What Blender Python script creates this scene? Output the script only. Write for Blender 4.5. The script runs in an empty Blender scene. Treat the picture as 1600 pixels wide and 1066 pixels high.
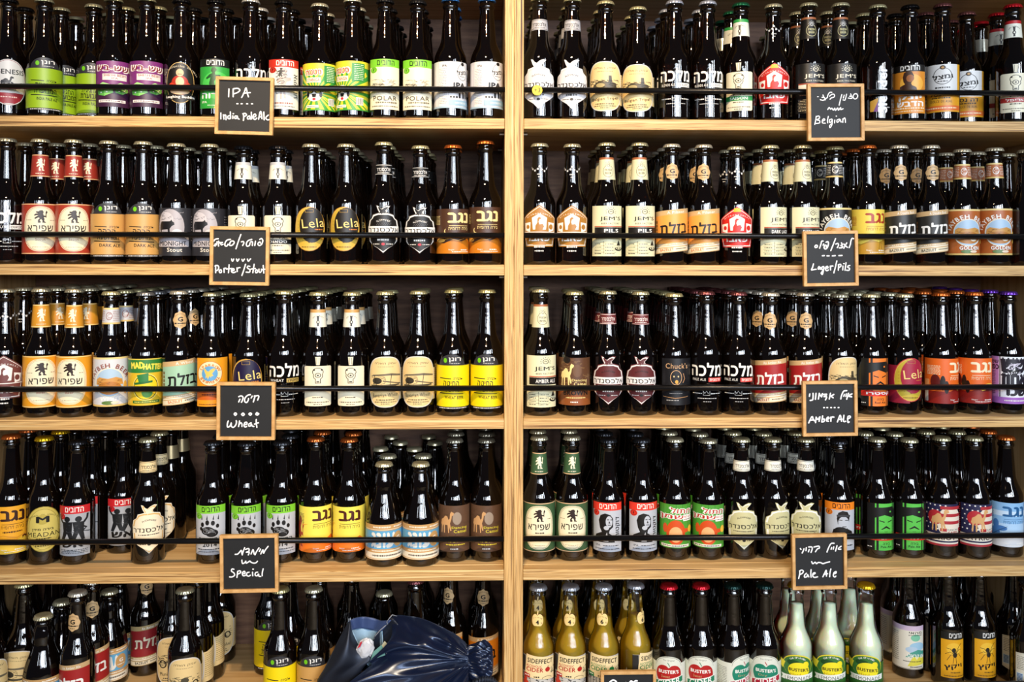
import bpy, bmesh, math, random
from mathutils import Vector, Matrix, geometry
random.seed(7)
R_ = math.radians
scene = bpy.context.scene
COL = scene.collection

# ---------------------------------------------------------------- camera, world, lights, exposure
Z0 = 1.45                     # eye height above the shop floor
FPX = 1400.0
HZ = 400.0                    # picture row of the horizon
cam_d = bpy.data.cameras.new('camera')
cam = bpy.data.objects.new('camera', cam_d)
COL.objects.link(cam)
cam_d.sensor_width = 36.0
cam_d.lens = FPX / 1600 * 36.0
cam_d.shift_y = -(533 - HZ) / 1600
cam_d.clip_start = 0.05
YAW, ROLL = R_(-1.6), R_(0.10)
CM = Matrix.Rotation(YAW, 4, 'Z') @ Matrix.Rotation(R_(90), 4, 'X') @ Matrix.Rotation(ROLL, 4, 'Z')
cam.matrix_world = Matrix.Translation((0, 0, Z0)) @ CM
scene.camera = cam

world = bpy.data.worlds.new('shop_light')
scene.world = world
world.use_nodes = True
bg = world.node_tree.nodes['Background']
bg.inputs[0].default_value = (0.60, 0.72, 1.0, 1)
bg.inputs[1].default_value = 0.035

def area(name, loc, target, sx, sy, watts, color):
    l = bpy.data.lights.new(name, 'AREA')
    l.shape = 'RECTANGLE'; l.size = sx; l.size_y = sy; l.energy = watts; l.color = color
    o = bpy.data.objects.new(name, l); COL.objects.link(o)
    o.location = (loc[0], loc[1], loc[2] + Z0)
    d = Vector((target[0], target[1], target[2])) - Vector(loc)
    o.rotation_euler = d.to_track_quat('-Z', 'Y').to_euler()
    return o
# daylight through the shop windows behind and to the right of the photographer
WC = (0.80, 0.89, 1.0)
for x, y, z, w, h, e in ((-1.55, -2.4, 0.75, 0.16, 1.1, 7), (-0.62, -2.6, 0.85, 0.10, 1.2, 7), (-0.05, -2.6, 0.85, 0.09, 1.2, 7), (0.32, -2.6, 0.85, 0.20, 1.3, 18), (0.66, -2.6, 0.85, 0.12, 1.3, 11),
        (1.02, -2.6, 0.85, 0.30, 1.3, 27), (1.55, -2.4, 0.85, 0.14, 1.4, 14), (1.95, -2.2, 0.8, 0.34, 1.6, 40), (2.45, -1.5, 0.8, 0.20, 1.6, 24)):
    area('window_pane_light', (x, y, z), (x * 0.45, 1.7, -0.15), w, h, e, WC)
# the wide dim view of the street between the bright panes
area('window_street_light', (0.85, -2.75, 0.55), (0.3, 1.7, -0.15), 2.3, 1.0, 34, (0.82, 0.86, 1.0))
# two warm ceiling spots above the left unit
def spot(loc, target, watts, color, size=0.05, ang=75, blend=0.8):
    l = bpy.data.lights.new('ceiling_spot', 'SPOT')
    l.energy = watts; l.color = color; l.shadow_soft_size = size; l.spot_size = R_(ang); l.spot_blend = blend
    o = bpy.data.objects.new('ceiling_spot', l); COL.objects.link(o)
    o.location = (loc[0], loc[1], loc[2] + Z0)
    o.rotation_euler = (Vector(target) - Vector(loc)).to_track_quat('-Z', 'Y').to_euler()
WARM = (1.0, 0.72, 0.42)
spot((-0.28, -0.1, 1.25), (-0.16, 1.66, 0.15), 105, WARM, 0.03, 52)
spot((-0.12, -0.1, 1.25), (-0.06, 1.66, -0.1), 105, WARM, 0.03, 58)
scene.view_settings.view_transform = 'Standard'
scene.view_settings.look = 'None'
scene.view_settings.gamma = 1.0
scene.view_settings.use_curve_mapping = False
scene.view_settings.exposure = 0.2
scene.cycles.use_denoising = True
scene.cycles.max_bounces = 10
scene.cycles.transmission_bounces = 8
scene.cycles.glossy_bounces = 4
scene.cycles.diffuse_bounces = 3
scene.cycles.caustics_reflective = False
scene.cycles.caustics_refractive = False
scene.cycles.sample_clamp_indirect = 4

# ---------------------------------------------------------------- helpers
def W(px, py, y):
    """the point on the upright plane at depth y (metres in front of the lens) seen at a picture position"""
    d = CM.to_3x3() @ Vector(((px - 800) / FPX, (HZ - py) / FPX, -1))
    d *= y / d.y
    return Vector((d.x, d.y, d.z + Z0))

def hexc(h, a=1.0):
    out = []
    for i in (0, 2, 4):
        c = int(h[i:i + 2], 16) / 255
        out.append(c / 12.92 if c <= 0.04045 else ((c + 0.055) / 1.055) ** 2.4)
    return (*out, a)

def new_mat(name):
    m = bpy.data.materials.new(name); m.use_nodes = True
    nt = m.node_tree
    return m, nt, nt.nodes['Principled BSDF']

def simple(name, col, rough=0.5, metal=0.0, var=0.0, scale=40, **kw):
    m, nt, b = new_mat(name)
    b.inputs['Roughness'].default_value = rough
    b.inputs['Metallic'].default_value = metal
    for k, v in kw.items():
        b.inputs[k.replace('_', ' ')].default_value = v
    if var:
        tc = nt.nodes.new('ShaderNodeTexCoord'); n = nt.nodes.new('ShaderNodeTexNoise')
        n.inputs['Scale'].default_value = scale; n.inputs['Detail'].default_value = 5
        nt.links.new(tc.outputs['Object'], n.inputs['Vector'])
        mr = nt.nodes.new('ShaderNodeMapRange')
        mr.inputs[3].default_value = 1 - var; mr.inputs[4].default_value = 1 + var
        nt.links.new(n.outputs['Fac'], mr.inputs[0])
        vm = nt.nodes.new('ShaderNodeVectorMath'); vm.operation = 'SCALE'
        vm.inputs[0].default_value = col[:3]
        nt.links.new(mr.outputs[0], vm.inputs['Scale'])
        nt.links.new(vm.outputs[0], b.inputs['Base Color'])
    else:
        b.inputs['Base Color'].default_value = col
    return m

def wood(name, axes, ramp, rough=0.55, detail=3.0, grain=None):
    """stretched noise: axes = how fast the tone changes along x, y, z"""
    m, nt, b = new_mat(name)
    tc = nt.nodes.new('ShaderNodeTexCoord'); mp = nt.nodes.new('ShaderNodeMapping')
    mp.inputs['Scale'].default_value = axes
    n = nt.nodes.new('ShaderNodeTexNoise'); n.inputs['Scale'].default_value = 1.0
    n.inputs['Detail'].default_value = detail; n.inputs['Roughness'].default_value = 0.6
    nt.links.new(tc.outputs['Object'], mp.inputs[0]); nt.links.new(mp.outputs[0], n.inputs['Vector'])
    r = nt.nodes.new('ShaderNodeValToRGB')
    while len(r.color_ramp.elements) > 1:
        r.color_ramp.elements.remove(r.color_ramp.elements[-1])
    r.color_ramp.elements[0].position = ramp[0][0]; r.color_ramp.elements[0].color = hexc(ramp[0][1])
    for p, c in ramp[1:]:
        e = r.color_ramp.elements.new(p); e.color = hexc(c)
    nt.links.new(n.outputs['Fac'], r.inputs[0]); nt.links.new(r.outputs[0], b.inputs['Base Color'])
    b.inputs['Roughness'].default_value = rough
    bp = nt.nodes.new('ShaderNodeBump'); bp.inputs['Strength'].default_value = 0.25
    bp.inputs['Distance'].default_value = 0.0006
    nt.links.new(n.outputs['Fac'], bp.inputs['Height']); nt.links.new(bp.outputs[0], b.inputs['Normal'])
    return m

PLY = [(0.30, '3c2410'), (0.36, '80582c'), (0.41, 'd2a668'), (0.47, 'e2bd80'), (0.50, '8a6234'), (0.54, 'e0b878'), (0.60, 'a4783f'), (0.66, 'e6c78e')]
M_ply_h = wood('plywood edge, layers lying flat', (2.2, 2.2, 260), PLY)
M_ply_v = wood('plywood edge, layers standing', (260, 2.2, 2.2), PLY)
M_face = wood('birch plywood face', (3, 70, 70), [(0.3, 'b88f5a'), (0.5, 'd3ad76'), (0.7, 'dfbd88')], 0.5)
M_side = wood('birch plywood face, upright', (60, 60, 3), [(0.3, 'b88f5a'), (0.5, 'd3ad76'), (0.7, 'dfbd88')], 0.5)
M_back = wood('brown plywood back', (9, 9, 70), [(0.3, '543a2c'), (0.5, '755440'), (0.7, '8c6a50')], 0.6)
M_frame = wood('pine sign frame', (60, 60, 60), [(0.3, 'b98a4e'), (0.55, 'd2a468'), (0.75, 'deb67e')], 0.55)
M_rod = simple('black steel rod', (0.012, 0.012, 0.014, 1), 0.28, 0.6, 0.2, 60)
M_steel = simple('zinc steel', (0.6, 0.6, 0.6, 1), 0.3, 1.0)
M_board = simple('chalkboard', hexc('141517'), 0.6, 0, 0.3, 30)
M_chalk = simple('white chalk pen', hexc('f4f6f8'), 0.8, 0, 0.06, 200)

def glass_dark():
    m, nt, b = new_mat('dark brown bottle glass')
    b.inputs['Base Color'].default_value = (0.0030, 0.0016, 0.0010, 1)
    b.inputs['Roughness'].default_value = 0.035
    b.inputs['IOR'].default_value = 1.6
    b.inputs['Specular IOR Level'].default_value = 1.0
    # glass walls are a little uneven: fine ripples bend the reflections
    tc = nt.nodes.new('ShaderNodeTexCoord'); n = nt.nodes.new('ShaderNodeTexNoise')
    n.inputs['Scale'].default_value = 55; n.inputs['Detail'].default_value = 2
    nt.links.new(tc.outputs['Object'], n.inputs['Vector'])
    bp = nt.nodes.new('ShaderNodeBump'); bp.inputs['Strength'].default_value = 0.35; bp.inputs['Distance'].default_value = 0.0012
    nt.links.new(n.outputs['Fac'], bp.inputs['Height']); nt.links.new(bp.outputs[0], b.inputs['Normal'])
    # thin beer-brown light comes through the bottom centimetres, where the glass is thickest
    t = nt.nodes.new('ShaderNodeBsdfGlass'); t.inputs['Color'].default_value = (0.30, 0.10, 0.02, 1)
    t.inputs['Roughness'].default_value = 0.08; t.inputs['IOR'].default_value = 1.35
    mx = nt.nodes.new('ShaderNodeMixShader'); mx.inputs[0].default_value = 0.22
    nt.links.new(b.outputs[0], mx.inputs[1]); nt.links.new(t.outputs[0], mx.inputs[2])
    nt.links.new(mx.outputs[0], nt.nodes['Material Output'].inputs[0])
    return m
M_glass = glass_dark()
def thin_glass(name, tint, edge):
    """clear glass: see-through, with the mirror-like sheen growing towards the rim"""
    m, nt, b = new_mat(name)
    t = nt.nodes.new('ShaderNodeBsdfTransparent'); t.inputs[0].default_value = tint
    g = nt.nodes.new('ShaderNodeBsdfGlossy'); g.inputs['Roughness'].default_value = 0.03; g.inputs[0].default_value = (.95, .97, 1, 1)
    f = nt.nodes.new('ShaderNodeFresnel'); f.inputs[0].default_value = edge
    mx = nt.nodes.new('ShaderNodeMixShader')
    nt.links.new(f.outputs[0], mx.inputs[0]); nt.links.new(t.outputs[0], mx.inputs[1]); nt.links.new(g.outputs[0], mx.inputs[2])
    nt.links.new(mx.outputs[0], nt.nodes['Material Output'].inputs[0])
    return m
M_clear = thin_glass('clear bottle glass', (0.985, 0.99, 0.985, 1), 1.5)
def cider_mat():
    m, nt, b = new_mat('golden cider')
    b.inputs['Base Color'].default_value = (1, .68, .06, 1); b.inputs['Roughness'].default_value = .2
    t = nt.nodes.new('ShaderNodeBsdfTransparent'); t.inputs[0].default_value = (1, .80, .18, 1)
    tr = nt.nodes.new('ShaderNodeBsdfTranslucent'); tr.inputs[0].default_value = (1, .74, .08, 1)
    m1 = nt.nodes.new('ShaderNodeMixShader'); m1.inputs[0].default_value = .5
    m2 = nt.nodes.new('ShaderNodeMixShader'); m2.inputs[0].default_value = .34
    nt.links.new(b.outputs[0], m1.inputs[1]); nt.links.new(tr.outputs[0], m1.inputs[2])
    nt.links.new(m1.outputs[0], m2.inputs[1]); nt.links.new(t.outputs[0], m2.inputs[2])
    nt.links.new(m2.outputs[0], nt.nodes['Material Output'].inputs[0])
    return m
M_cider = cider_mat()
M_lemon = simple('cloudy lemonade', (0.90, 0.97, 0.66, 1), 0.35, Subsurface_Weight=0.6, Subsurface_Scale=0.03)

def m_objcolor():
    m, nt, b = new_mat('painted crown cap')
    oi = nt.nodes.new('ShaderNodeObjectInfo')
    nt.links.new(oi.outputs['Color'], b.inputs['Base Color'])
    b.inputs['Roughness'].default_value = 0.3; b.inputs['Metallic'].default_value = 0.75
    return m
M_cap = m_objcolor()
def m_print(name, rough, attr='Col'):
    m, nt, b = new_mat(name)
    a = nt.nodes.new('ShaderNodeAttribute'); a.attribute_name = attr
    nt.links.new(a.outputs['Color'], b.inputs['Base Color'])
    b.inputs['Roughness'].default_value = rough
    return m
M_print = m_print('printed paper', 0.42)
M_capm = m_print('caps behind', 0.3)
M_capm.node_tree.nodes['Principled BSDF'].inputs['Metallic'].default_value = 0.75

def me_obj(name, verts, faces, mats, parent=None, smooth=False, fm=None):
    me = bpy.data.meshes.new(name)
    me.from_pydata([tuple(v) for v in verts], [], faces)
    for m in (mats if isinstance(mats, (list, tuple)) else [mats]):
        me.materials.append(m)
    if fm: me.polygons.foreach_set('material_index', fm)
    if smooth: me.polygons.foreach_set('use_smooth', [True] * len(me.polygons))
    me.update()
    return link(name, me, parent)

def link(name, me, parent=None):
    o = bpy.data.objects.new(name, me); COL.objects.link(o)
    if parent: o.parent = parent
    return o

def box(name, lo, hi, mat, parent=None, bevel=0.0008):
    bm = bmesh.new(); bmesh.ops.create_cube(bm, size=1)
    for v in bm.verts:
        v.co = Vector([(lo[i] + hi[i]) / 2 + v.co[i] * (hi[i] - lo[i]) for i in range(3)])
    if bevel: bmesh.ops.bevel(bm, geom=bm.edges[:], offset=bevel, segments=1, affect='EDGES')
    me = bpy.data.meshes.new(name); bm.to_mesh(me); bm.free()
    mats = mat if isinstance(mat, (list, tuple)) else [mat]
    for m in mats: me.materials.append(m)
    return link(name, me, parent)

def tag(o, label, cat=None, group=None, kind=None):
    if label: o['label'] = label
    if cat: o['category'] = cat
    if group: o['group'] = group
    if kind: o['kind'] = kind
    return o

def empty(name, loc, rz=0.0):
    o = bpy.data.objects.new(name, None); COL.objects.link(o)
    o.location = loc; o.rotation_euler = (0, 0, rz); o.empty_display_size = 0.02
    return o

def lathe(prof, n=32, close=True):
    vs, fs = [], []
    for r, z in prof:
        for k in range(n):
            a = 2 * math.pi * k / n
            vs.append((r * math.cos(a), r * math.sin(a), z))
    for i in range(len(prof) - 1):
        for k in range(n):
            k2 = (k + 1) % n
            fs.append((i * n + k, i * n + k2, (i + 1) * n + k2, (i + 1) * n + k))
    if close:
        fs.append(tuple(reversed(range(n)))); fs.append(tuple((len(prof) - 1) * n + k for k in range(n)))
    return vs, fs

def tube(pts, r, n=8, cap=True):
    vs, fs = [], []
    P = [Vector(p) for p in pts]
    for i, p in enumerate(P):
        t = (P[min(i + 1, len(P) - 1)] - P[max(i - 1, 0)]).normalized()
        up = Vector((0, 0, 1)) if abs(t.z) < 0.9 else Vector((1, 0, 0))
        s = t.cross(up).normalized(); u = s.cross(t)
        rr = r[i] if isinstance(r, (list, tuple)) else r
        for k in range(n):
            a = 2 * math.pi * k / n
            vs.append(p + s * (rr * math.cos(a)) + u * (rr * math.sin(a)))
    for i in range(len(P) - 1):
        for k in range(n):
            k2 = (k + 1) % n
            fs.append((i * n + k, i * n + k2, (i + 1) * n + k2, (i + 1) * n + k))
    if cap:
        fs.append(tuple(reversed(range(n)))); fs.append(tuple((len(P) - 1) * n + k for k in range(n)))
    return vs, fs

# ---------------------------------------------------------------- the shop floor the shelving stands on
fl = box('floor', (-3.2, -3.2, -0.02), (3.6, 2.3, 0.0), wood('oak floor boards', (1.5, 14, 14), [(0.3, '8a7458'), (0.5, 'a48e70'), (0.7, 'b49e80')], 0.5), None, 0)
tag(fl, 'pale oak shop floor under the shelving', None, None, 'structure')
# ---------------------------------------------------------------- shelving
YE, YB = 1.65, 1.995          # front edge and back wall of the shelving
XL = [W(788, 400, YE).x, W(803, 400, YE).x, W(818, 400, YE).x]
SH = [W(790, py, YE).z for py in (185, 414, 654, 891)] 
SH.append(Z0 - 0.858)
TH = 0.0195
TOP = SH[0] + 0.272
FOOT = 0.001
def shelving(x0, x1, label, inner):
    root = tag(empty('shelving_unit', ((x0 + x1) / 2, YE, FOOT)), label, 'shelf', 'shelving units')
    base = Matrix.Translation(root.location).inverted()
    t = XL[1] - XL[0] - 0.0004
    def add(o):
        o.parent = root; o.matrix_parent_inverse = base
        return o
    xi0, xi1 = x0 + t, x1 - t
    for a, b in ((x0, x0 + t), (x1 - t, x1)):
        o = add(box('side_panel', (a, YE, FOOT), (b, YB + 0.012, TOP + 0.05), [M_ply_v, M_side]))
        for p in o.data.polygons:
            if abs(p.normal.x) > 0.9: p.material_index = 1
    for i, z in enumerate([TOP + TH] + SH + [SH[4] - 0.30]):
        ys = YE
        if i == 4:
            o = add(box('edge_strip', (xi0 + 0.0003, YE, z - TH), (xi1 - 0.0003, YE + 0.0285, z), [M_ply_h, M_face], None, 0.001))
            for p in o.data.polygons:
                if abs(p.normal.z) > 0.9: p.material_index = 1
            ys = YE + 0.0298
        o = add(box('shelf', (xi0 + 0.0003, ys, z - TH), (xi1 - 0.0003, YB, z), [M_ply_h, M_face], None, 0.001))
        for p in o.data.polygons:
            if abs(p.normal.z) > 0.9: p.material_index = 1
        if i:   # zinc pegs that carry the shelf
            for xx, sg in ((xi0, 1), (xi1, -1)):
                for yy in (YE + 0.045, YB - 0.05):
                    vs, fs = tube([(xx, yy, z - TH - 0.0035), (xx + sg * 0.009, yy, z - TH - 0.0035)], 0.003, 10)
                    add(me_obj('shelf_peg', vs, fs, M_steel))
    add(box('back_panel', (xi0, YB, FOOT), (xi1, YB + 0.006, TOP + 0.05), M_back))
    for z in SH[:4]:
        vs, fs = tube([(xi0, YE + 0.009, z + 0.0545), (xi1, YE + 0.009, z + 0.0545)], 0.0052, 14)
        o = add(me_obj('guard_rail', vs, fs, M_rod, None, True)); o['label'] = 'black steel rod across the shelf front'
    return root
shelving(W(-110, 400, YE).x, XL[1], 'left plywood shelving unit, with the IPA, porter, wheat and special boards', 1)
shelving(XL[1] + 0.0003, W(1705, 400, YE).x, 'right plywood shelving unit, with the Belgian, lager and ale boards', 0)
# ---------------------------------------------------------------- label printing: flat shapes in millimetres, bent round the glass
_txt = {}
def glyphs(s, bold):
    k = (s, bold)
    if k in _txt: return _txt[k]
    t = s
    if any('\u0590' <= c <= '\u05ff' for c in s): t = s[::-1]
    c = bpy.data.curves.new('t', 'FONT'); c.body = t; c.resolution_u = 2; c.fill_mode = 'NONE'; c.space_character = 1.07
    o = bpy.data.objects.new('t', c); m = o.to_mesh()
    # triangulate the outlines; keep what lies inside by winding number (the built-in fill slips on some Hebrew letters)
    pv = [(v.co.x, v.co.y) for v in m.vertices]; ed = [tuple(e.vertices) for e in m.edges]
    o.to_mesh_clear(); bpy.data.objects.remove(o); bpy.data.curves.remove(c)
    vs, fs = [], []
    if pv:
        r = geometry.delaunay_2d_cdt([Vector(p) for p in pv], ed, [], 0, 1e-5)
        vs = [(p.x, p.y) for p in r[0]]
        for f in r[2]:
            x = sum(vs[k][0] for k in f) / 3; y = sum(vs[k][1] for k in f) / 3; w = 0
            for a, q in ed:
                (xa, ya), (xb, yb) = pv[a], pv[q]
                if (ya > y) != (yb > y) and x < xa + (y - ya) / (yb - ya) * (xb - xa): w += 1 if yb > ya else -1
            if w: fs.append(tuple(f))
    if vs:
        x0 = min(v[0] for v in vs); x1 = max(v[0] for v in vs); y0 = min(v[1] for v in vs); y1 = max(v[1] for v in vs)
        vs = [(v[0] - (x0 + x1) / 2, v[1] - (y0 + y1) / 2) for v in vs]
        r = (vs, fs, x1 - x0, y1 - y0)
    else: r = ([], [], 1, 1)
    _txt[k] = r
    return r

LION = [(.30,.0),(.48,.0),(.50,.10),(.42,.18),(.52,.30),(.62,.16),(.60,.02),(.86,.0),(.84,.07),(.74,.12),(.76,.32),(.70,.44),(.80,.46),(.90,.40),(.90,.70),(.98,.84),(.90,.98),(.84,.84),(.84,.56),(.70,.58),(.66,.74),(.70,.86),(.62,1.0),(.44,.99),(.34,.90),(.16,.90),(.18,.80),(.32,.74),(.14,.72),(.02,.62),(.06,.54),(.18,.60),(.34,.60),(.14,.46),(.04,.36),(.10,.30),(.34,.42),(.42,.36),(.30,.22)]
CAMEL = [(.10,.0),(.17,.0),(.20,.30),(.28,.38),(.30,.0),(.37,.0),(.38,.36),(.56,.36),(.60,.0),(.67,.02),(.66,.32),(.74,.10),(.82,.12),(.72,.44),(.80,.60),(.84,.78),(.98,.82),(.96,.92),(.80,.98),(.72,.88),(.70,.66),(.62,.60),(.54,.76),(.40,.78),(.26,.66),(.12,.60),(.06,.40),(.12,.34)]
MEN = [(.12,.0),(.24,.0),(.30,.30),(.42,.42),(.48,.10),(.46,.0),(.60,.0),(.58,.40),(.70,.30),(.80,.04),(.92,.06),(.82,.38),(.70,.56),(.98,.44),(1,.50),(.78,.64),(.76,.78),(.66,.86),(.56,.84),(.52,.92),(.42,.92),(.38,.80),(.24,.84),(.10,1.0),(.04,.96),(.16,.76),(.20,.56),(.10,.30)]
BUST = [(.0,.0),(1,.0),(.92,.22),(.70,.32),(.66,.42),(.76,.56),(.80,.78),(.70,.96),(.48,1.0),(.30,.92),(.24,.70),(.28,.50),(.36,.38),(.10,.28)]
WOMAN = [(.30,.0),(.38,.0),(.42,.30),(.52,.04),(.62,.02),(.56,.40),(.66,.56),(.90,.62),(.88,.70),(.62,.70),(.60,.80),(.70,.90),(.60,1),(.44,.99),(.38,.86),(.46,.76),(.30,.70),(.10,.56),(.14,.50),(.36,.58),(.28,.34)]
SWAN = [(.1,.0),(.8,.0),(.95,.25),(.8,.45),(.5,.40),(.42,.60),(.50,.80),(.66,.84),(.60,.95),(.44,.98),(.30,.84),(.30,.55),(.12,.30)]
BIRD = [(.0,.97),(.14,.93),(.26,.74),(.40,.66),(.58,.84),(.80,.95),(1,.90),(.88,.74),(.70,.52),(.80,.30),(.66,.30),(.60,.16),(.50,.32),(.34,.0),(.30,.26),(.16,.10),(.20,.40),(.10,.62)]
CLOUD = [(0,.0),(.16,.14),(.34,.22),(.40,.34),(.46,.62),(.40,.84),(.20,.92),(.0,.94)]

class Lab:
    def __init__(s): s.e = []
    def add(s, vs, fs, c): s.e.append((vs, fs, hexc(c) if isinstance(c, str) else c)); return s
    def R(s, x0, y0, x1, y1, c, rise=0.0):
        return s.add([(x0, y0), (x1, y0 + rise), (x1, y1 + rise), (x0, y1)], [(0, 1, 2, 3)], c)
    def P(s, pts, c):
        pts = [(float(a), float(b)) for a, b in pts]
        tri = geometry.tessellate_polygon([[Vector((a, b, 0)) for a, b in pts]])
        fs = []
        for t in tri:
            a, b, cc = (pts[i] for i in t)
            if (b[0] - a[0]) * (cc[1] - a[1]) - (b[1] - a[1]) * (cc[0] - a[0]) < 0: t = (t[0], t[2], t[1])
            fs.append(tuple(t))
        return s.add(pts, fs, c)
    def S(s, shape, x0, y0, w, h, c, flip=False):
        return s.P([((x0 + (1 - a if flip else a) * w), y0 + b * h) for a, b in shape], c)
    def E(s, cx, cy, rx, ry, c, n=28, a0=0, a1=360):
        pts = [(cx + rx * math.cos(R_(a0 + (a1 - a0) * k / n)), cy + ry * math.sin(R_(a0 + (a1 - a0) * k / n))) for k in range(n + (a1 - a0 < 360))]
        return s.P(pts, c)
    def T(s, t, cx, cy, h, c, w=None, b=0.0, rot=0, skew=0):
        vs, fs, tw, th = glyphs(t, 0.0)
        sy = h / th; sx = (w / tw) if w else sy
        ca, sa = math.cos(R_(rot)), math.sin(R_(rot))
        # heavier lettering is the same print laid down a few times, each a hair to one side
        q = b * .85
        for ox, oy in (((-q, 0), (q, 0), (0, q * .7), (0, -q * .7)) if b > .012 else ((0, 0),)):
            out = []
            for x, y in vs:
                x, y = (x + ox) * sx, (y + oy) * sy
                x, y = x * ca - y * sa, x * sa + y * ca
                out.append((cx + x, cy + y + x * skew))
            s.add(out, fs, c)
        return s
    def A(s, t, cx, cy, r, h, c, a0, a1, b=0.0):
        """letters along an arc, a0 to a1 degrees, 90 = top"""
        t2 = t[::-1] if any('\u0590' <= q <= '\u05ff' for q in t) else t
        n = len(t2)
        for i, ch in enumerate(t2):
            if ch == ' ': continue
            a = a0 + (a1 - a0) * i / max(1, n - 1)
            s.T(ch, cx + r * math.cos(R_(a)), cy + r * math.sin(R_(a)), h, c, None, b, a - 90)
        return s
    def D(s, cx, cy, w, h, c, rise=0.0):
        """a line of print too small to read"""
        x = cx - w / 2; vs, fs = [], []
        while x < cx + w / 2 - 0.5:
            d = min(random.uniform(0.9, 3.2), cx + w / 2 - x)
            k = len(vs); hh = h * random.uniform(0.75, 1.1); yy = cy + (x - cx) * rise
            vs += [(x, yy - hh / 2), (x + d, yy - hh / 2), (x + d, yy + hh / 2), (x, yy + hh / 2)]
            fs.append((k, k + 1, k + 2, k + 3)); x += d + random.uniform(0.5, 1.0)
        return s.add(vs, fs, c)
    def L(s, pts, w, c):
        """a drawn line"""
        p = [q for k, q in enumerate(pts) if k == 0 or math.hypot(q[0] - pts[k - 1][0], q[1] - pts[k - 1][1]) > 1e-6]
        vs, n = [], len(p)
        for k in range(n):
            x0, y0 = p[max(k - 1, 0)]; x1, y1 = p[min(k + 1, n - 1)]
            d = math.hypot(x1 - x0, y1 - y0) or 1
            vs += [(p[k][0] + (y1 - y0) / d * w / 2, p[k][1] - (x1 - x0) / d * w / 2), (p[k][0] - (y1 - y0) / d * w / 2, p[k][1] + (x1 - x0) / d * w / 2)]
        return s.add(vs, [(2 * k, 2 * k + 2, 2 * k + 3, 2 * k + 1) for k in range(n - 1)], c)
    def scrib(s, x0, y0, x1, y1, n, c, w=0.5, seed=1):
        """a hand-drawn sketch made of short crossing strokes"""
        rr = random.Random(seed); 
        for _ in range(n):
            x, y = rr.uniform(x0, x1), rr.uniform(y0, y1)
            p = [(x, y)]
            for q in range(3):
                x += rr.uniform(-5, 5); y += rr.uniform(-2.2, 2.2)
                p.append((min(max(x, x0), x1), min(max(y, y0), y1)))
            s.L(p, w, c)
        return s
    def X(s, f):
        s.e = [([(x * f, y) for x, y in vs], fs, c) for vs, fs, c in s.e]
        return s
    def build(s, name, rf, r0, off=0.00035):
        bm = bmesh.new()
        for i, (vs, fs, c) in enumerate(s.e):
            bv = [bm.verts.new((x, y, i)) for x, y in vs]
            for f in fs:
                try: bm.faces.new([bv[k] for k in f])
                except ValueError: pass
        STEP = r0 * 1000 * R_(6)
        xs = [v.co.x for v in bm.verts]
        k0, k1 = math.ceil(min(xs) / STEP), math.floor(max(xs) / STEP)
        for k in range(k0, k1 + 1):
            bmesh.ops.bisect_plane(bm, geom=bm.verts[:] + bm.edges[:] + bm.faces[:], dist=1e-5, plane_co=(k * STEP, 0, 0), plane_no=(1, 0, 0))
        me = bpy.data.meshes.new(name)
        bm.to_mesh(me); bm.free()
        cols = []
        for v in me.vertices:
            u, w, i = v.co.x, v.co.y, int(round(v.co.z))
            r = rf(w / 1000) + off + i * 0.000014
            q = math.floor(u / STEP + 1e-6); f = u / STEP - q
            a0, a1 = R_(6) * q, R_(6) * (q + 1)
            x = r * (math.sin(a0) * (1 - f) + math.sin(a1) * f); y = -r * (math.cos(a0) * (1 - f) + math.cos(a1) * f)
            v.co = (x, y, w / 1000)
            cols += s.e[i][2]
        at = me.attributes.new('Col', 'FLOAT_COLOR', 'POINT'); at.data.foreach_set('color', cols)
        me.materials.append(M_print)
        me.polygons.foreach_set('use_smooth', [True] * len(me.polygons))
        me.update()
        return me

# ---------------------------------------------------------------- bottle shapes
LONG = [(.0, .0015), (.020, .0015), (.0262, .0), (.0285, .001), (.0301, .004), (.0305, .009), (.0305, .112), (.0301, .117), (.0288, .1225), (.0262, .129),
        (.0232, .1355), (.0205, .1415), (.0186, .147), (.0174, .1525), (.0168, .158), (.0130, .2065), (.0129, .2095), (.0143, .211), (.0149, .2135),
        (.0147, .2165), (.0133, .218), (.0133, .221), (.0129, .2245), (.0, .2245)]
STUB = [(.0, .0015), (.024, .0015), (.030, .0), (.0330, .002), (.0342, .006), (.0342, .070), (.0338, .080), (.0322, .090), (.0290, .101), (.0248, .1125),
        (.0212, .122), (.0190, .130), (.0184, .136), (.0186, .142), (.0182, .150), (.0160, .160), (.0140, .1665), (.0138, .168), (.0149, .1695),
        (.0149, .173), (.0133, .1745), (.0130, .1795), (.0, .1795)]
FAT = [(r * 1.08 if z < .14 else r, z) for r, z in LONG]
FAT = [(.0, .0015), (.022, .0015), (.0292, .0), (.0318, .001), (.0333, .004), (.0338, .009), (.0338, .108), (.0334, .114), (.0320, .1215), (.0288, .130),
       (.0250, .1375), (.0218, .144), (.0196, .1495), (.0182, .155), (.0174, .160)] + LONG[15:]
def rfun(prof):
    pts = sorted([(z, r) for r, z in prof[3:-1]])
    def f(z):
        for (z0, r0), (z1, r1) in zip(pts[:-1], pts[1:]):
            if z <= z1: return r0 + (r1 - r0) * max(0, (z - z0)) / max(1e-6, z1 - z0)
        return pts[-1][1]
    return f
RF = {'long': rfun(LONG), 'stub': rfun(STUB), 'fat': rfun(FAT)}
PROF = {'long': LONG, 'stub': STUB, 'fat': FAT}
def glass_mesh(kind, mat):
    vs, fs = lathe(PROF[kind], 36, False)
    me = bpy.data.meshes.new('glass'); me.from_pydata(vs, [], fs); me.materials.append(mat)
    me.polygons.foreach_set('use_smooth', [True] * len(me.polygons)); me.update()
    return me
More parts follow.
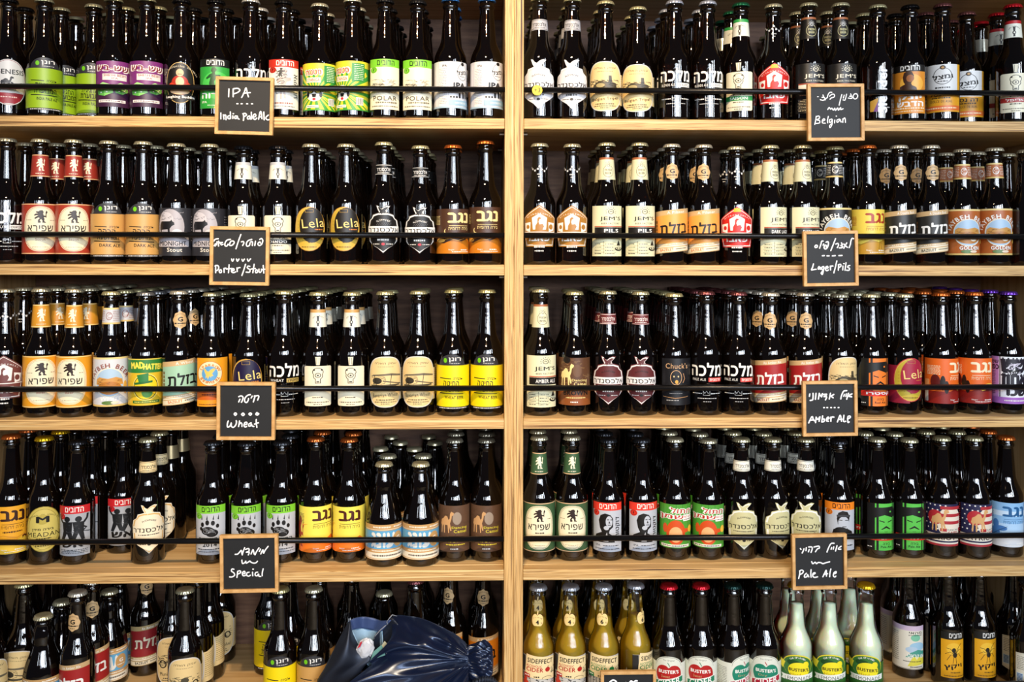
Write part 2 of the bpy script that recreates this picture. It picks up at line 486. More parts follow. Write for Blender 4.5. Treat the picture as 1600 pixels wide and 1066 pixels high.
GL = {(k, 'brown'): glass_mesh(k, M_glass) for k in PROF}
GL[('long', 'clear')] = glass_mesh('long', M_clear)
def liquid_mesh(mat, top):
    f = RF['long']
    prof = [(0, .004)] + [(max(.001, f(z) - .0022), z) for z in [.0045, .009, .06, .112, .118, .124, .130, .136, .142, .148, .154, .160] if z < top]
    prof += [(max(.001, f(top) - .0022), top), (0, top)]
    vs, fs = lathe(prof, 32, False)
    me = bpy.data.meshes.new('liquid'); me.from_pydata(vs, [], fs); me.materials.append(mat)
    me.polygons.foreach_set('use_smooth', [True] * len(me.polygons)); me.update()
    return me
LQ = {'cider': liquid_mesh(M_cider, .171), 'lemonade': liquid_mesh(M_lemon, .192)}
def cap_mesh():
    n = 84; vs, fs = [], []
    rings = [(.0166, 0, 1), (.0163, .0012, .8), (.0158, .0035, .35), (.0152, .0053, 0), (.0140, .0064, 0), (.0095, .0068, 0)]
    for r, z, cr in rings:
        for k in range(n):
            a = 2 * math.pi * k / n
            rr = r + .0009 * cr * math.cos(21 * a)
            vs.append((rr * math.cos(a), rr * math.sin(a), z))
    for i in range(len(rings) - 1):
        for k in range(n):
            k2 = (k + 1) % n
            fs.append((i * n + k, i * n + k2, (i + 1) * n + k2, (i + 1) * n + k))
    fs.append(tuple((len(rings) - 1) * n + k for k in range(n)))
    fs.append(tuple(reversed(range(n))))
    me = bpy.data.meshes.new('crown_cap'); me.from_pydata(vs, [], fs); me.materials.append(M_cap)
    me.polygons.foreach_set('use_smooth', [len(p.vertices) == 4 for p in me.polygons]); me.update()
    return me
CAPM = cap_mesh()
# ---------------------------------------------------------------- label designs
DES = {}
def design(key, phrase, body, neck=None, kind='long', glass='brown', liquid=None, cap='d9d2a0'):
    DES[key] = dict(phrase=phrase, body=body, neck=neck, kind=kind, glass=glass, liquid=liquid, cap=cap)
K, WH = '14110f', 'f3f1ea'

def lion(c, line, small, smallc, neckc, lioncol='eee6c8'):
    b = Lab().R(-62, 18, 62, 110, c).R(-62, 18.6, 62, 20, line).R(-62, 108, 62, 109.4, line)
    for rx, ry, cc in ((25, 41, 'efe6c4'), (24, 40, c), (23.3, 39.3, 'efe6c4'), (22, 38, '8a7a50'), (21.6, 37.6, 'efe6c4')):
        b.P([(rx * (abs(math.cos(t)) ** .8) * (1 if math.cos(t) > 0 else -1), 64 + ry * (abs(math.sin(t)) ** .85) * (1 if math.sin(t) > 0 else -1)) for t in [2 * math.pi * q / 48 for q in range(48)]], cc)
    for q in range(7): b.R(-20, 36 + q * 2.2, 20, 36.4 + q * 2.2, 'd8cda6')
    b.S(LION, -9, 75, 19, 23, '2a1a14')
    b.D(-16, 80, 8, 1.2, '8a7a60').D(17, 80, 7, 1.2, '8a7a60')
    b.T('שפירא', 0, 65, 10.5, '221a16', 36, .015)
    b.D(1, 54, 14, 2.2, '40342a').T(small, 0, 45, 4.2, smallc).D(0, 31, 22, .9, '8a7a60')
    n = Lab().R(-44, 160, 44, 201, neckc).R(-44, 160.6, 44, 162, line).R(-44, 199, 44, 200.4, line)
    n.S(LION, -7.5, 171, 16, 23, lioncol).D(0, 166, 16, 1.2, lioncol)
    return b, n
for k, c, line, small, sc, ph, cap in (('lion_red', 'a83a26', 'e8c890', 'Stout', '8a3020', 'red lion label and red neck label', 'd5cfae'),
        ('lion_yellow', 'e39b22', 'f3dc9a', 'Beer', 'b83a20', 'yellow lion label and yellow neck label', 'd5cfae'),
        ('lion_green', '3c5c3c', 'e6b890', 'Ale', '3c5c3c', 'green lion label and green neck label', 'd5cfae')):
    b, n = lion(c, line, small, sc, {'lion_red': '9c3226', 'lion_yellow': 'd2922a', 'lion_green': '3c5c3c'}[k])
    design(k, ph, b, n, cap=cap)

def ronen(c, l1, l2, en):
    b = Lab().R(-64, 17, 64, 94, c).R(-64, 13, 64, 17.6, '1c1c1e').D(0, 15.2, 52, 1.4, 'e6e6e6')
    b.E(-2, 93, 23, 20, '303034', 28, 0, 180).R(-64, 91.5, 64, 94, '26262a').R(-63.9, 90, 63.9, 92.6, c)
    b.T('רונן', 3, 103, 8.5, WH, 20, .02).D(3, 96.5, 18, 1.2, 'c8c8c8').E(-13, 102, 3, 4.4, '6fc21c')
    b.R(-24, 69, -3, 70.6, K, -1.2).T('הבירה', 7, 68.5, 4.2, K, 12, .02).R(13.5, 67, 16, 69.5, K)
    b.T(l1, -3, 60, 8.5, K, 26, .02, 0, -.04).T(l2, -1, 49.5, 8.5, K, 34, .02, 0, -.04)
    b.R(-24, 41.6, 18, 43.2, K, -1.4).T(en, 2, 34.5, 5.4, K, 32, .02, 0, -.04)
    for q in range(9): b.R(52, 30 + q * 6, 55, 31 + q * 6, '3a3a20')
    return b
design('ronen_green', 'lime green label under a grey dome', ronen('93b61f', 'החגיגית', 'המבוערת', 'INDIA PALE ALE'), cap='b9b492')
design('ronen_brown', 'tan label under a grey dome', ronen('c99a56', 'הכהה', 'המרושעת', 'DARK ALE'), cap='d5cfae')
design('ronen_yellow', 'yellow label under a grey dome', ronen('f0d70c', 'החיטה', 'המחוצפת', 'WHEAT BEER'), cap='cfc58a')

def dubim(band, paper, txt, badge=None, bandtop=112):
    b = Lab().R(-26, 18, 24, 98, paper).R(-26, 97, 24, bandtop, band, .5)
    b.T('הדובים', 1, 105, 9, txt, 26, .02)
    if badge: b.E(-18, 92, 6, 6, badge).E(-18, 92, 4.6, 4.6, K).E(-18, 92, 4.1, 4.1, badge).S(WOMAN, -20, 89, 4, 6, K)
    return b
b = dubim('7cc832', 'ece3c6', K, '7cc832')
b.scrib(-20, 60, 18, 74, 44, '6f6a5c', .35, 3).scrib(-20, 58, -4, 66, 16, '2e2b25', .6, 4)
b.scrib(-6, 48, 20, 54, 16, '8a8470', .4, 6).T('POLAR', 0, 39, 8.4, '2a2620', 35, .012).D(2, 31, 32, 2.6, '6a6456').D(0, 24, 40, 1.6, '6a6456')
design('polar', 'cream label with green top band', b, cap='2a2a2c')
b = dubim('7cc832', 'b9bec6', K, '7cc832')
b.E(-3, 64, 9.5, 8, K).E(3, 60, 9, 7.5, K).E(-11, 76, 2.6, 4.6, K).E(-3.5, 80, 2.8, 5, K).E(4.5, 79, 2.8, 4.8, K).E(11, 73, 2.4, 4, K).E(-13, 68, 2.2, 3.6, K)
for x in (-12, -4, 5, 12): b.P([(x - 1, 86), (x + 1, 85), (x + .6, 95)], K)
b.scrib(-9, 58, 8, 70, 14, 'b9bec6', .4, 8).T('המיוחדת', 0, 48, 6, K, 34, .02).T('2014', 0, 37.5, 7.2, K, 20, .03).D(0, 29, 38, 1.8, '3a3a3c').D(2, 24, 40, 1.4, '3a3a3c')
design('paw', 'silver label with black bear paw print', b, cap='3a3c40')
b = dubim('c8242a', 'a8adb4', WH, 'c8242a')

for mx, s in ((-9, 1), (7, -1)):
    b.E(mx, 87, 4.6, 5.4, '17191c').P([(mx - 8, 82), (mx + 8, 82), (mx + 7, 62), (mx + 9, 48), (mx + 4, 48), (mx, 60), (mx - 5, 46), (mx - 10, 47), (mx - 6, 64)], '17191c')
    b.L([(mx - 7 * s, 80), (mx - 12 * s, 88), (mx - 13 * s, 96)], 3.2, '17191c')
b.L([(0, 66), (24, 62)], 1.4, '17191c').L([(6, 78), (18, 70), (12, 64)], 3, '17191c').scrib(-10, 60, 8, 76, 8, '4a4d52', .5, 5)
b.T('אש', -2, 40, 11, K, 30, .05).D(0, 29, 40, 1.4, K).D(0, 26, 40, 1.4, K).D(0, 23, 40, 1.2, K)
design('fighters', 'silver label with black soldier silhouettes', b, cap='2c2c30')
b = dubim('e23a2a', 'b8bec8', WH, 'd8301f')
b.P([(-22, 36), (12, 36), (10, 48), (3, 54), (4, 60), (9, 66), (9, 82), (5, 89), (-3, 92), (-10, 88), (-13, 78), (-11, 64), (-8, 56), (-18, 50)], K).E(3, 76, 5, 11, 'b8bec8').E(-1, 64, 4, 4, 'b8bec8').R(1, 69, 6, 70.4, K).R(0, 79, 3, 80.6, K).R(5, 79, 8, 80.6, K).P([(3, 78), (5, 73), (2, 73)], K).P([(-6, 38), (2, 38), (0, 56)], 'b8bec8')
b.T('דוקטורה', 17, 62, 8, K, 46, .03, 90).T('IPA', -14, 30, 3.6, K).D(6, 30, 24, 1.6, K).D(0, 23.5, 38, 1.5, K)
design('doctor', 'silver label, red band and black portrait', b, cap='2f3136')
b = dubim('f0861e', 'b9bfc8', K, 'e07818')
b.S(BUST, -14, 44, 34, 52, K).E(4, 72, 8, 13, 'b9bfc8').E(0, 58, 9, 6, K).R(-3, 77, 2, 78.2, K).R(6, 77, 11, 78.2, K).R(-6, 84, 14, 88, '3a3c40').R(2, 64, 8, 65.5, K).D(0, 28, 38, 2, K)
design('bearded', 'silver label, orange band and bearded portrait', b, cap='26272c')
b = dubim('c03020', 'e4e0d6', WH, 'c03020')
b.S(WOMAN, -14, 36, 26, 60, 'b8a8a0').scrib(-12, 44, 4, 92, 30, '2a2422', .7, 11).S(WOMAN, -12, 78, 14, 18, K)
b.T('אישבוע', 17, 62, 7, '2e2a2a', 46, .0, 90).D(-4, 29, 32, 2.6, '8a3020').D(-2, 23, 36, 1.4, '4a4a4a')
design('dancer', 'white label with red band and dancing figure', b, cap='18181a')
b = Lab().R(-26, 18, 22, 98, '2d9a3a').E(2, 62, 22, 26, '46b84c').R(-26, 97, 22, 112, '101410').T('הדובים', 0, 105, 9, WH, 25, .02)
b.S(WOMAN, -16, 50, 26, 46, '174a1e').P([(-2, 18), (14, 18), (6, 46)], 'c8dc4a').T('דרוה', -4, 42, 10, WH, 32, .04).T('IPA', -16, 30, 4, WH).D(4, 24, 30, 1.5, 'd0e8d0')
design('green_dubim', 'green label with dark green figure', b, cap='18181a')
b = Lab().R(-26, 17, 24, 98, 'd98a28').E(4, 74, 16, 18, 'f0b040').R(-26, 97, 24, 110, '17130f').T('הדובים', 2, 104, 8.5, WH, 26, .02)
b.S(BUST, -14, 58, 26, 40, '3a1d0c').E(2, 84, 5, 7, '9a5a2a').T('יונק', 2, 46, 9, WH, 30, .05).T('הדבש', 2, 35, 9, WH, 36, .05).D(0, 27, 44, 2.6, 'f6e4c0').D(0, 21.5, 42, 1.6, 'f6e4c0')
design('honey', 'amber label with long-haired figure', b, cap='141416')
b = Lab().R(-4, 20, 44, 96, 'e2a41c').R(-4, 96, 44, 111, '191815').T('הדובים', 24, 104, 9, WH, 26, .02).E(20, 78, 14, 12, 'eebc38')
b.E(22, 66, 4.2, 5.2, '231d12').E(20, 75, 4, 5, '231d12')
for s in ((-16, 12), (-18, 0), (-15, -12), (14, 22), (14, 10), (13, -6), (3, -18), (-4, -18)):
    b.L([(22, 67), (22 + s[0] * .55, 67 + s[1] * .5 + 5), (22 + s[0], 67 + s[1])], .9, '231d12')
b.T('ויקץ', 20, 42, 10, '231d12', 34, .04, 8).D(24, 31, 20, 2, '5a4a20').D(22, 24, 40, 1.6, '5a4a20')
design('spider', 'yellow label with black spider', b, cap='26272c')

def malka(sub, he, boxc):
    b = Lab().T('מלכה', 0, 86, 24, WH, 50, .03).T(sub, -12, 67, 4.6, WH, 22, .01).R(3, 63, 25, 70.6, boxc).T(he, 14, 66.8, 4.8, K if boxc != 'd8382c' else WH, 18, .02)
    b.L([(-5, 46), (-5, 38), (5, 38), (5, 46), (2.5, 41), (0, 46), (-2.5, 41), (-5, 46)], .7, WH).D(-15, 41, 16, 1.8, WH).D(15, 41, 16, 1.8, WH)
    return b.D(1, 32, 30, 1.3, 'd0d0d0').D(1, 26, 12, 1.2, 'b0b0b0')
design('malka_plain', 'large white lettering, white cap', malka('INDIA ALE', 'מלכה', WH), cap='e4e2da')
design('malka_stout', 'large white lettering cut by the edge', malka('STOUT', 'סטאוט', WH), cap='cfc9aa')
design('malka_blond', 'large white lettering, bluish white cap', malka('BLONDE ALE', 'בלונדה', WH), cap='d4dcf0')
design('malka_wheat', 'large white lettering and tan tag', malka('WHEAT', 'חיטה', 'b59a50'), cap='d6d09e')
design('malka_pale', 'large white lettering and red tag', malka('PALE ALE', 'אדמונית', 'd8382c'), cap='7c4648')

def galil(stripe, st, foil, cap, phrase):
    b = Lab().P([(-21, 22), (-19, 20), (19, 20), (21, 22), (21, 92), (19, 94), (-19, 94), (-21, 92)], 'e9e2c6')
    for w, cc in ((0, K), (1, 'e9e2c6')):
        b.P([(-4.6 + w, 112 - w), (4.6 - w, 112 - w), (3 - w * .6, 95 + w), (-3 + w * .6, 95 + w)], cc)
        b.E(0, 83, 8 - w, 8 - w, cc).E(0, 76, 7 - w, 7.6 - w, cc).R(-4 + w, 62 + w, 4 - w, 70, cc)
    b.L([(-1.6, 97), (-1.6, 110)], .6, K).L([(1.6, 97), (1.6, 110)], .6, K).E(0, 77, 4.4, 4.4, K).E(0, 77, 3.3, 3.3, 'e9e2c6').E(0, 77, 1.4, 1.4, K).E(-5.5, 87, 1.5, 1.5, K).E(5.5, 87, 1.5, 1.5, K).R(-2, 64, 2, 66, K)
    b.T('גליל', 0, 53.5, 8.5, K, 19, .02)
    if stripe: b.R(-21, 39, 21, 48, stripe).T(st, 0, 43.5, 5, WH, 26, .02)
    b.D(0, 36, 15, 2, '4a4436').D(0, 27, 34, 1.7, '5a5446').D(0, 23, 12, 1.5, '5a5446')
    n = Lab().R(-44, 165, 44, 192, 'e4e4d4', 0).R(-44, 192, 44, 198, foil)
    n.A('GALILDRAFT', 0, 174, 12.5, 2.6, K, 140, 40).P([(-2.4, 186), (2.4, 186), (1.6, 178), (-1.6, 178)], K).E(0, 174.5, 3, 3.6, K).E(0, 174.5, 1.4, 1.8, 'e4e4d4').R(-1.6, 167, 1.6, 171, K)
    design(phrase[0], phrase[1], b, n, cap=cap)
galil('1c1a18', 'סטאוט', 'b9bcc0', '26262a', ('galil_stout', 'cream tap label and silver neck foil'))
galil(None, '', 'c79a5c', 'd6d09e', ('galil_wheat', 'cream tap label and copper neck foil'))
galil('2b8a44', 'SAISON', '2f9a48', '24704c', ('galil_green', 'cream tap label with green stripe'))
galil('a52a26', 'טריפל', 'b8242a', 'd8232e', ('galil_red', 'cream tap label with red stripe'))

def alex(paper, inner, txt, ph, key, neckc, necktxt, cap, lc=None):
    b = Lab()
    def shield(s, c):
        h = [(0, 22 + s * .9), (7, 30 + s * .2), (16, 37), (22 - s, 44), (23 - s, 60), (24 - s, 72), (22 - s, 82), (17 - s * .4, 86 - s * .4), (15 - s * .5, 92 - s), (7, 95 - s)]
        b.P(h + [(-x, y) for x, y in reversed(h[1:])], c)
    b.S(BIRD, -11, 88, 22, 24, txt if lc is None else lc).S(BIRD, -9.5, 90, 19, 20, paper)
    shield(-1.6, lc or txt); shield(0, paper); shield(2.6, inner); 
    b.S(BIRD, -7.5, 92.5, 15, 15, inner if inner != paper else 'c8c8cc').A('ALEXANDER', 0, 68, 15, 3, txt if inner != K else WH, 125, 55)
    if key == 'alex_black':
        for i in range(7):
            for j in range(4): b.E(-9 + i * 3 + (j % 2) * 1.5, 74 + j * 2.6, .8, .8, '5a5a5e', 8)
    b.R(-25, 58.6, 25, 71.4, paper if inner == K or key == 'alex_maroon' else inner).T('אלכסנדר', 0, 65, 9.6, '1a1614', 46, .02)
    ic = WH if inner in (K, '5c2628') else '3a342c'
    b.D(0, 55.5, 30, 1.7, ic).D(0, 46, 16, 3.4, ic).D(-9, 38, 10, 1.3, ic).D(9, 38, 10, 1.3, ic).E(0, 38, 2.4, 2.4, 'c03040' if key == 'alex_black' else K)
    n = Lab().R(-44, 168, 44, 188, neckc).R(-44, 169, 44, 169.8, necktxt).R(-44, 186, 44, 186.8, necktxt)
    n.T('אלכסנדר', 0, 178.5, 7.4, necktxt, 29, .02).D(0, 172, 24, 1.2, necktxt)
    if key == 'alex_white': b.D(0, 47, 1, 1, K)
    design(key, ph, b, n, cap=cap)
alex('ecece8', K, K, 'black label outlined white with a bird', 'alex_black', '151515', 'e4e4e4', 'e0d8a8', '2a2018')
alex('c9c9cd', 'd6d6da', K, 'silver bird label and silver neck label', 'alex_white', 'b4b4ba', K, 'd9d0a0', 'f4f4f4')
alex('e9e4e2', '5c2628', K, 'maroon bird label and maroon neck label', 'alex_maroon', '6c2e30', 'f0e4e0', 'd5cfa6', '5c2628')
alex('dfb36c', 'f2e6c8', K, 'cream bird label with orange edge', 'alex_cream', 'e4cf9e', K, 'cfcaa0', 'f6ecd6')
alex('f2f2ea', 'c9c596', K, 'pale olive bird label and white neck label', 'alex_olive', 'f1f0e2', K, 'd5cfa6', 'c9c596')

def pavo(c, key, ph, cap, stars=False):
    b = Lab()
    for s, cc in ((0, c), (2, WH), (3, c)):
        b.P([(0, 112 - s * 1.2), (30 - s, 88 - s * .3), (29 - s, 60), (24 - s, 34 + s), (-24 + s, 34 + s), (-29 + s, 60), (-30 + s, 88 - s * .3)], cc)
    b.A('MICROBREWERY', 0, 66, 30, 2.6, WH, 130, 50)
    b.P([(0, 96), (12, 88), (10, 66), (-10, 66), (-12, 88)], WH).S(SWAN, -8, 66, 16, 24, c).P([(14, 80), (26, 78), (24, 64), (15, 62)], WH).P([(-14, 80), (-26, 78), (-24, 64), (-15, 62)], WH)
    b.E(19, 71, 4, 5, c).E(-19, 71, 3, 4, c).R(-28, 60.5, 28, 62, WH).T('פאבו', 0, 50, 10.5, WH, 32, .04).D(0, 33.5, 16, 3, WH).R(-23, 36.6, -10, 37.6, WH).R(10, 36.6, 23, 37.6, WH)
    b.D(0, 26, 14, 2.4, WH)
    n = Lab()
    for x, y in ((-20, 184), (-15, 181), (-9, 178), (-3, 181), (0, 186), (4, 180), (10, 177), (16, 182), (21, 185)): n.E(x, y, 1.9, 2.1, 'dcdcdc', 6)
    n.L([(-20, 184), (-9, 178), (0, 186), (10, 177), (21, 185)], .4, 'c0c0c0').D(0, 171, 9, 2, 'c8c8c8').D(0, 166, 5, 2, 'c8c8c8')
    if cap == 'red': b.P([(-6, 102), (6, 102), (4, 109), (-4, 109)], 'f0b81c')
    design(key, ph, b, n, cap='d5cfae')
pavo('a8742c', 'pavo_gold', 'ochre pentagon label', 'x'); pavo('c8241f', 'pavo_red', 'red pentagon label', 'red'); pavo('74403a', 'pavo_brown', 'brown pentagon label cut by the edge', 'x')

def sun(b, cx, cy, r, c, bgc):
    b.E(cx, cy, r, r, c).E(cx, cy, r * .78, r * .78, bgc).L([(cx - r * .5, cy - r * .3), (cx, cy + r * .4), (cx + r * .5, cy - r * .3)], r * .16, c).L([(cx - r * .5, cy + r * .2), (cx + r * .5, cy)], r * .14, c)
    for q in range(9):
        a = R_(-20 + q * 27.5); b.L([(cx + r * 1.35 * math.cos(a), cy + r * 1.35 * math.sin(a)), (cx + r * 1.85 * math.cos(a), cy + r * 1.85 * math.sin(a))], r * .17, c)
def jems(kind, key, ph, dark=False, neck=True):
    pc, tc = ('141210', 'ece4ca') if dark else ('dfdcb6', '1a1814')
    b = Lab().R(-26, 16, 27, 110, pc)
    sun(b, 6, 99, 4.6, tc, pc)
    b.T("JEM'S", 6, 85.5, 9, tc, 33, .018).T('BEER FACTORY', 6, 77, 3, tc, 29)
    b.R(-20, 70.5, 27, 72.5, 'b5543a').R(-20, 57, 27, 70, K if not dark else 'ece4ca').T(kind, 7, 63.5, 6.4, WH if not dark else K, 32 if len(kind) > 5 else 22, .02)
    b.D(-8, 50, 20, 1.3, tc)
    for q in range(4): b.R(-21, 41.5 - q * 6, 14, 41.9 - q * 6, tc).D(-14, 39 - q * 6, 11, 1.3, tc).D(4, 39 - q * 6, 14, 1.3, tc)
    b.R(-5, 20, -4.6, 44, tc).E(19, 30, 7, 4, tc).E(19, 31, 5, 2.4, pc).P([(15, 36), (22, 36), (19, 46)], tc).E(17, 31, 1.2, 1.5, tc).E(21, 31, 1.2, 1.5, tc)
    npc, ntc = (('191614', 'd4cf9a') if dark else ('dcd9b4', '4a4a3a'))
    n = Lab().R(-44, 160, 44, 198, npc).R(-44, 198, 44, 202, 'a0603a')
    n.E(3, 176, 10.5, 11.5, ntc).E(3, 176, 9.7, 10.7, npc).E(3, 188, 5, 5, npc); sun(n, 3, 188, 3.6, WH if dark else K, npc)
    n.T('FRESH', 3, 178, 4, ntc, 13, .02).T('BEER', 3, 172, 4, ntc, 11, .02)
    design(key, ph, b, n, cap='d2cda6')
jems('PILS', 'jems_pils', 'cream label with black band reading PILS'); jems('DARK LAGER', 'jems_dark', 'cream label with black band, turned right')
jems('AMBER ALE', 'jems_amber', 'cream label with AMBER ALE band'); jems('8.8', 'jems_belgian', 'black label with cream sun print', True)

def gsticker(dx=0):
    n = Lab(); pts = []
    for q in range(48):
        a = 2 * math.pi * q / 48; r = 1 + .06 * math.cos(8 * a)
        pts.append((dx + 13.2 * r * math.cos(a), 177 + 15.5 * r * math.sin(a)))
    n.P(pts, 'c9a878').T('G', dx, 178, 8, '17130f', 8.5, .05).A('HANDCRAFTED', dx, 176, 12, 2, '3a2c1c', 140, 40).D(dx, 170.5, 20, 2.4, '17130f').D(dx, 166, 9, 1.1, '3a2c1c')
    return n
def bazelet(c, tc, strip, key, ph, stripc='c9a878', cap='e6e0cc', dx=0):
    b = Lab(); k = .10
    b.R(-62, 25, 62, 106, stripc, 0)
    b.e.pop()
    def band(y0, y1, cc): b.P([(-40, y0 - 40 * k), (40, y0 + 40 * k), (40, y1 + 40 * k), (-40, y1 - 40 * k)], cc)
    band(24, 104, stripc); band(25.5, 33, 'e8ddc0'); band(35, 37, 'efe8d4'); band(42, 95, c)
    b.T(strip, 6, 99.5, 5, WH, 34, .01, 5).R(-40, 20, -39, 90, stripc)
    b.T('בזלת', 2, 70, 22, tc, 54, .035, 0, k).T('BAZELET', -12, 28.5, 5, 'c86a20' if tc == K else ('8a1a1a' if c == 'a02020' else K), 26, .03, 6).D(18, 31.5, 26, 1.8, '3a3020', k)
    b.D(-4, 39, 50, 2.2, 'efe8d4', k)
    for q in range(5): b.R(-37, 50 + q * 7, -33, 55 + q * 7, '6a4a2a')
    design(key, ph, b, gsticker(dx), cap=cap)
bazelet('f0a048', K, 'A Pilsner', 'baz_orange', 'orange slanted label and round neck sticker')
bazelet('26241f', WH, 'A Double Bock', 'baz_black', 'black slanted label and round neck sticker')
bazelet('a02020', WH, 'An Amber Ale', 'baz_red', 'red slanted label and round neck sticker')
bazelet('9cc4a8', K, 'A Wheat', 'baz_green', 'pale green slanted label and round neck sticker')
bazelet('8a2024', 'd8d0b4', 'An Amber Ale', 'baz_darkred', 'dark red slanted label, standing far back', 'a89468')
bazelet('e0861a', K, 'A Pilsner', 'baz_amber', 'amber slanted label, beside the centre divider')

def lela(field, side, c1, key, ph, cap='d5cfae', fulld=None):
    b = Lab()
    if fulld: b.R(-60, 22, -2, 94, fulld)
    b.E(0, 67, 26, 42, c1).E(0, 67, 24.6, 40.4, 'e2bf62').E(0, 67, 23.8, 39.6, side)
    for q in range(6):
        for j in range(7): b.R(-19 + q * 4, 44 + j * 6, -16.6 + q * 4, 47 + j * 6, 'b89a34' if side != field else field)
    b.E(4, 74, 19, 33, field).T('Lela', 6, 78, 17, 'e8cf7a', 34, -.005, 6).D(14, 66, 12, 2, 'c87a3a').R(-6, 98, 6, 104, 'a8863a').R(-5.4, 98.6, 5.4, 103.4, field)
    b.S(BIRD, -3, 40, 9, 7, field if field != side else 'c8a040').D(0, 33, 22, 2, '7a6020')
    b.R(32, 30, 33, 96, 'b8a060')
    for q in range(10): b.D(40, 40 + q * 4.5, 9, 1.4, 'b8b8b8')
    design(key, ph, b, cap=cap)
lela('1c1712', 'c9a83e', 'b98a34', 'lela_gold', 'black and gold oval label'); lela('1b1438', '1b1438', 'b98a34', 'lela_navy', 'navy oval label edged gold', 'd6d09e')
lela('a3203c', 'c2ab35', 'b83c34', 'lela_red', 'crimson and gold oval label', 'd5cfae', '8c1a34')

def negev(bgc, low, tc, art, key, ph, cap='c8682c', sub=None):
    b = Lab().R(-60, 21, 60, 106, bgc)
    if low: b.P([(-60, 21), (60, 21), (60, 44), (34, 40), (22, 50), (8, 44), (-6, 48), (-22, 40), (-40, 44), (-60, 40)], low)
    art(b)
    b.T('נגב', 4, 89, 18, tc, 36, .05).R(-13, 73.6, 22, 74.4, tc).T('בירה דרומית', 4, 68.5, 5.4, tc, 36, .01)
    b.T('Negev', -9, 28, 3.2, WH if low != '3a5a8a' else K).D(14, 28, 14, 2, WH).D(8, 24.5, 32, 1.2, WH)
    for q in range(7): b.D(-41, 92 - q * 2.6, 22, 1.2, tc)
    design(key, ph, b, cap=cap)
negev('4a2f20', 'c87818', 'f0dc96', lambda b: (b.E(-18, 63, 3.6, 5, 'f0dc96'), b.E(-16.6, 64, 3.2, 4.6, '4a2f20'), b.E(-30, 46, 10, 4, 'e8b050'), b.L([(-26, 46), (-12, 50), (2, 46), (14, 50)], .9, 'e8b050')), 'neg_brown', 'dark brown label with crescent moon')
negev('efaa28', 'f2c840', '3a1c10', lambda b: (b.D(4, 60, 30, 3, '3a1c10'), b.S(CAMEL, 18, 46, 12, 8, '5a2a10'), b.L([(-30, 50), (-10, 54), (10, 49), (24, 54)], 1.2, 'c8862a')), 'neg_orange', 'orange yellow label with desert scene')
negev('f2e058', 'ec7a24', '4a1c10', lambda b: (b.S(LION, -56, 30, 26, 48, 'a83c14'), b.E(-46, 66, 5, 10, 'a83c14'), b.E(-40, 78, 4, 9, 'a83c14'), b.E(-37, 42, 7, 6, 'f0d828'), b.E(-37, 42, 3, 3, 'c89a18'), b.P([(-36, 72), (-22, 74), (-34, 70)], 'e8963c')), 'neg_yellow', 'yellow and orange label with red fox')
negev('e8cf52', 'b98a26', 'a83a1a', lambda b: (b.E(-40, 56, 7, 12, 'c8281c'), b.E(-34, 44, 7, 6, 'e0a018'), b.L([(8, 30), (10, 48)], 1, '7a5a10'), b.L([(14, 30), (12, 46)], 1, '7a5a10')), 'neg_gold', 'gold label with red bird, orange cap')
negev('e8681c', '8c1c14', 'f4e6c0', lambda b: (b.E(16, 50, 16, 9, 'f6c84a'), b.R(-60, 21, 60, 44, '8c1c14'), b.E(-38, 62, 8, 14, '5c120e'), b.E(-26, 60, 4.4, 14, '1c0c08'), b.E(-20, 52, 4, 12, '1c0c08'), b.P([(0, 44), (20, 50), (40, 44)], '5c120e'), b.R(-58, 24, -50, 50, 'd8d0c8'), b.R(-58, 52, -48, 66, 'f0a060')), 'neg_red', 'orange and dark red sunset label')
negev('8cbce6', 'd8dce0', '1f5c90', lambda b: (b.R(-60, 80, 60, 90, 'c8e0f4'), b.R(-60, 48, 60, 66, 'b0d2f0'), b.E(-28, 46, 9, 12, '3f74b4'), b.E(-18, 56, 10, 5, '3f74b4'), b.E(-26, 64, 5, 9, '3f74b4'), b.L([(-34, 40), (-20, 52), (-8, 60)], .8, '1c2c48')), 'neg_blue', 'pale blue label with blue cactus')

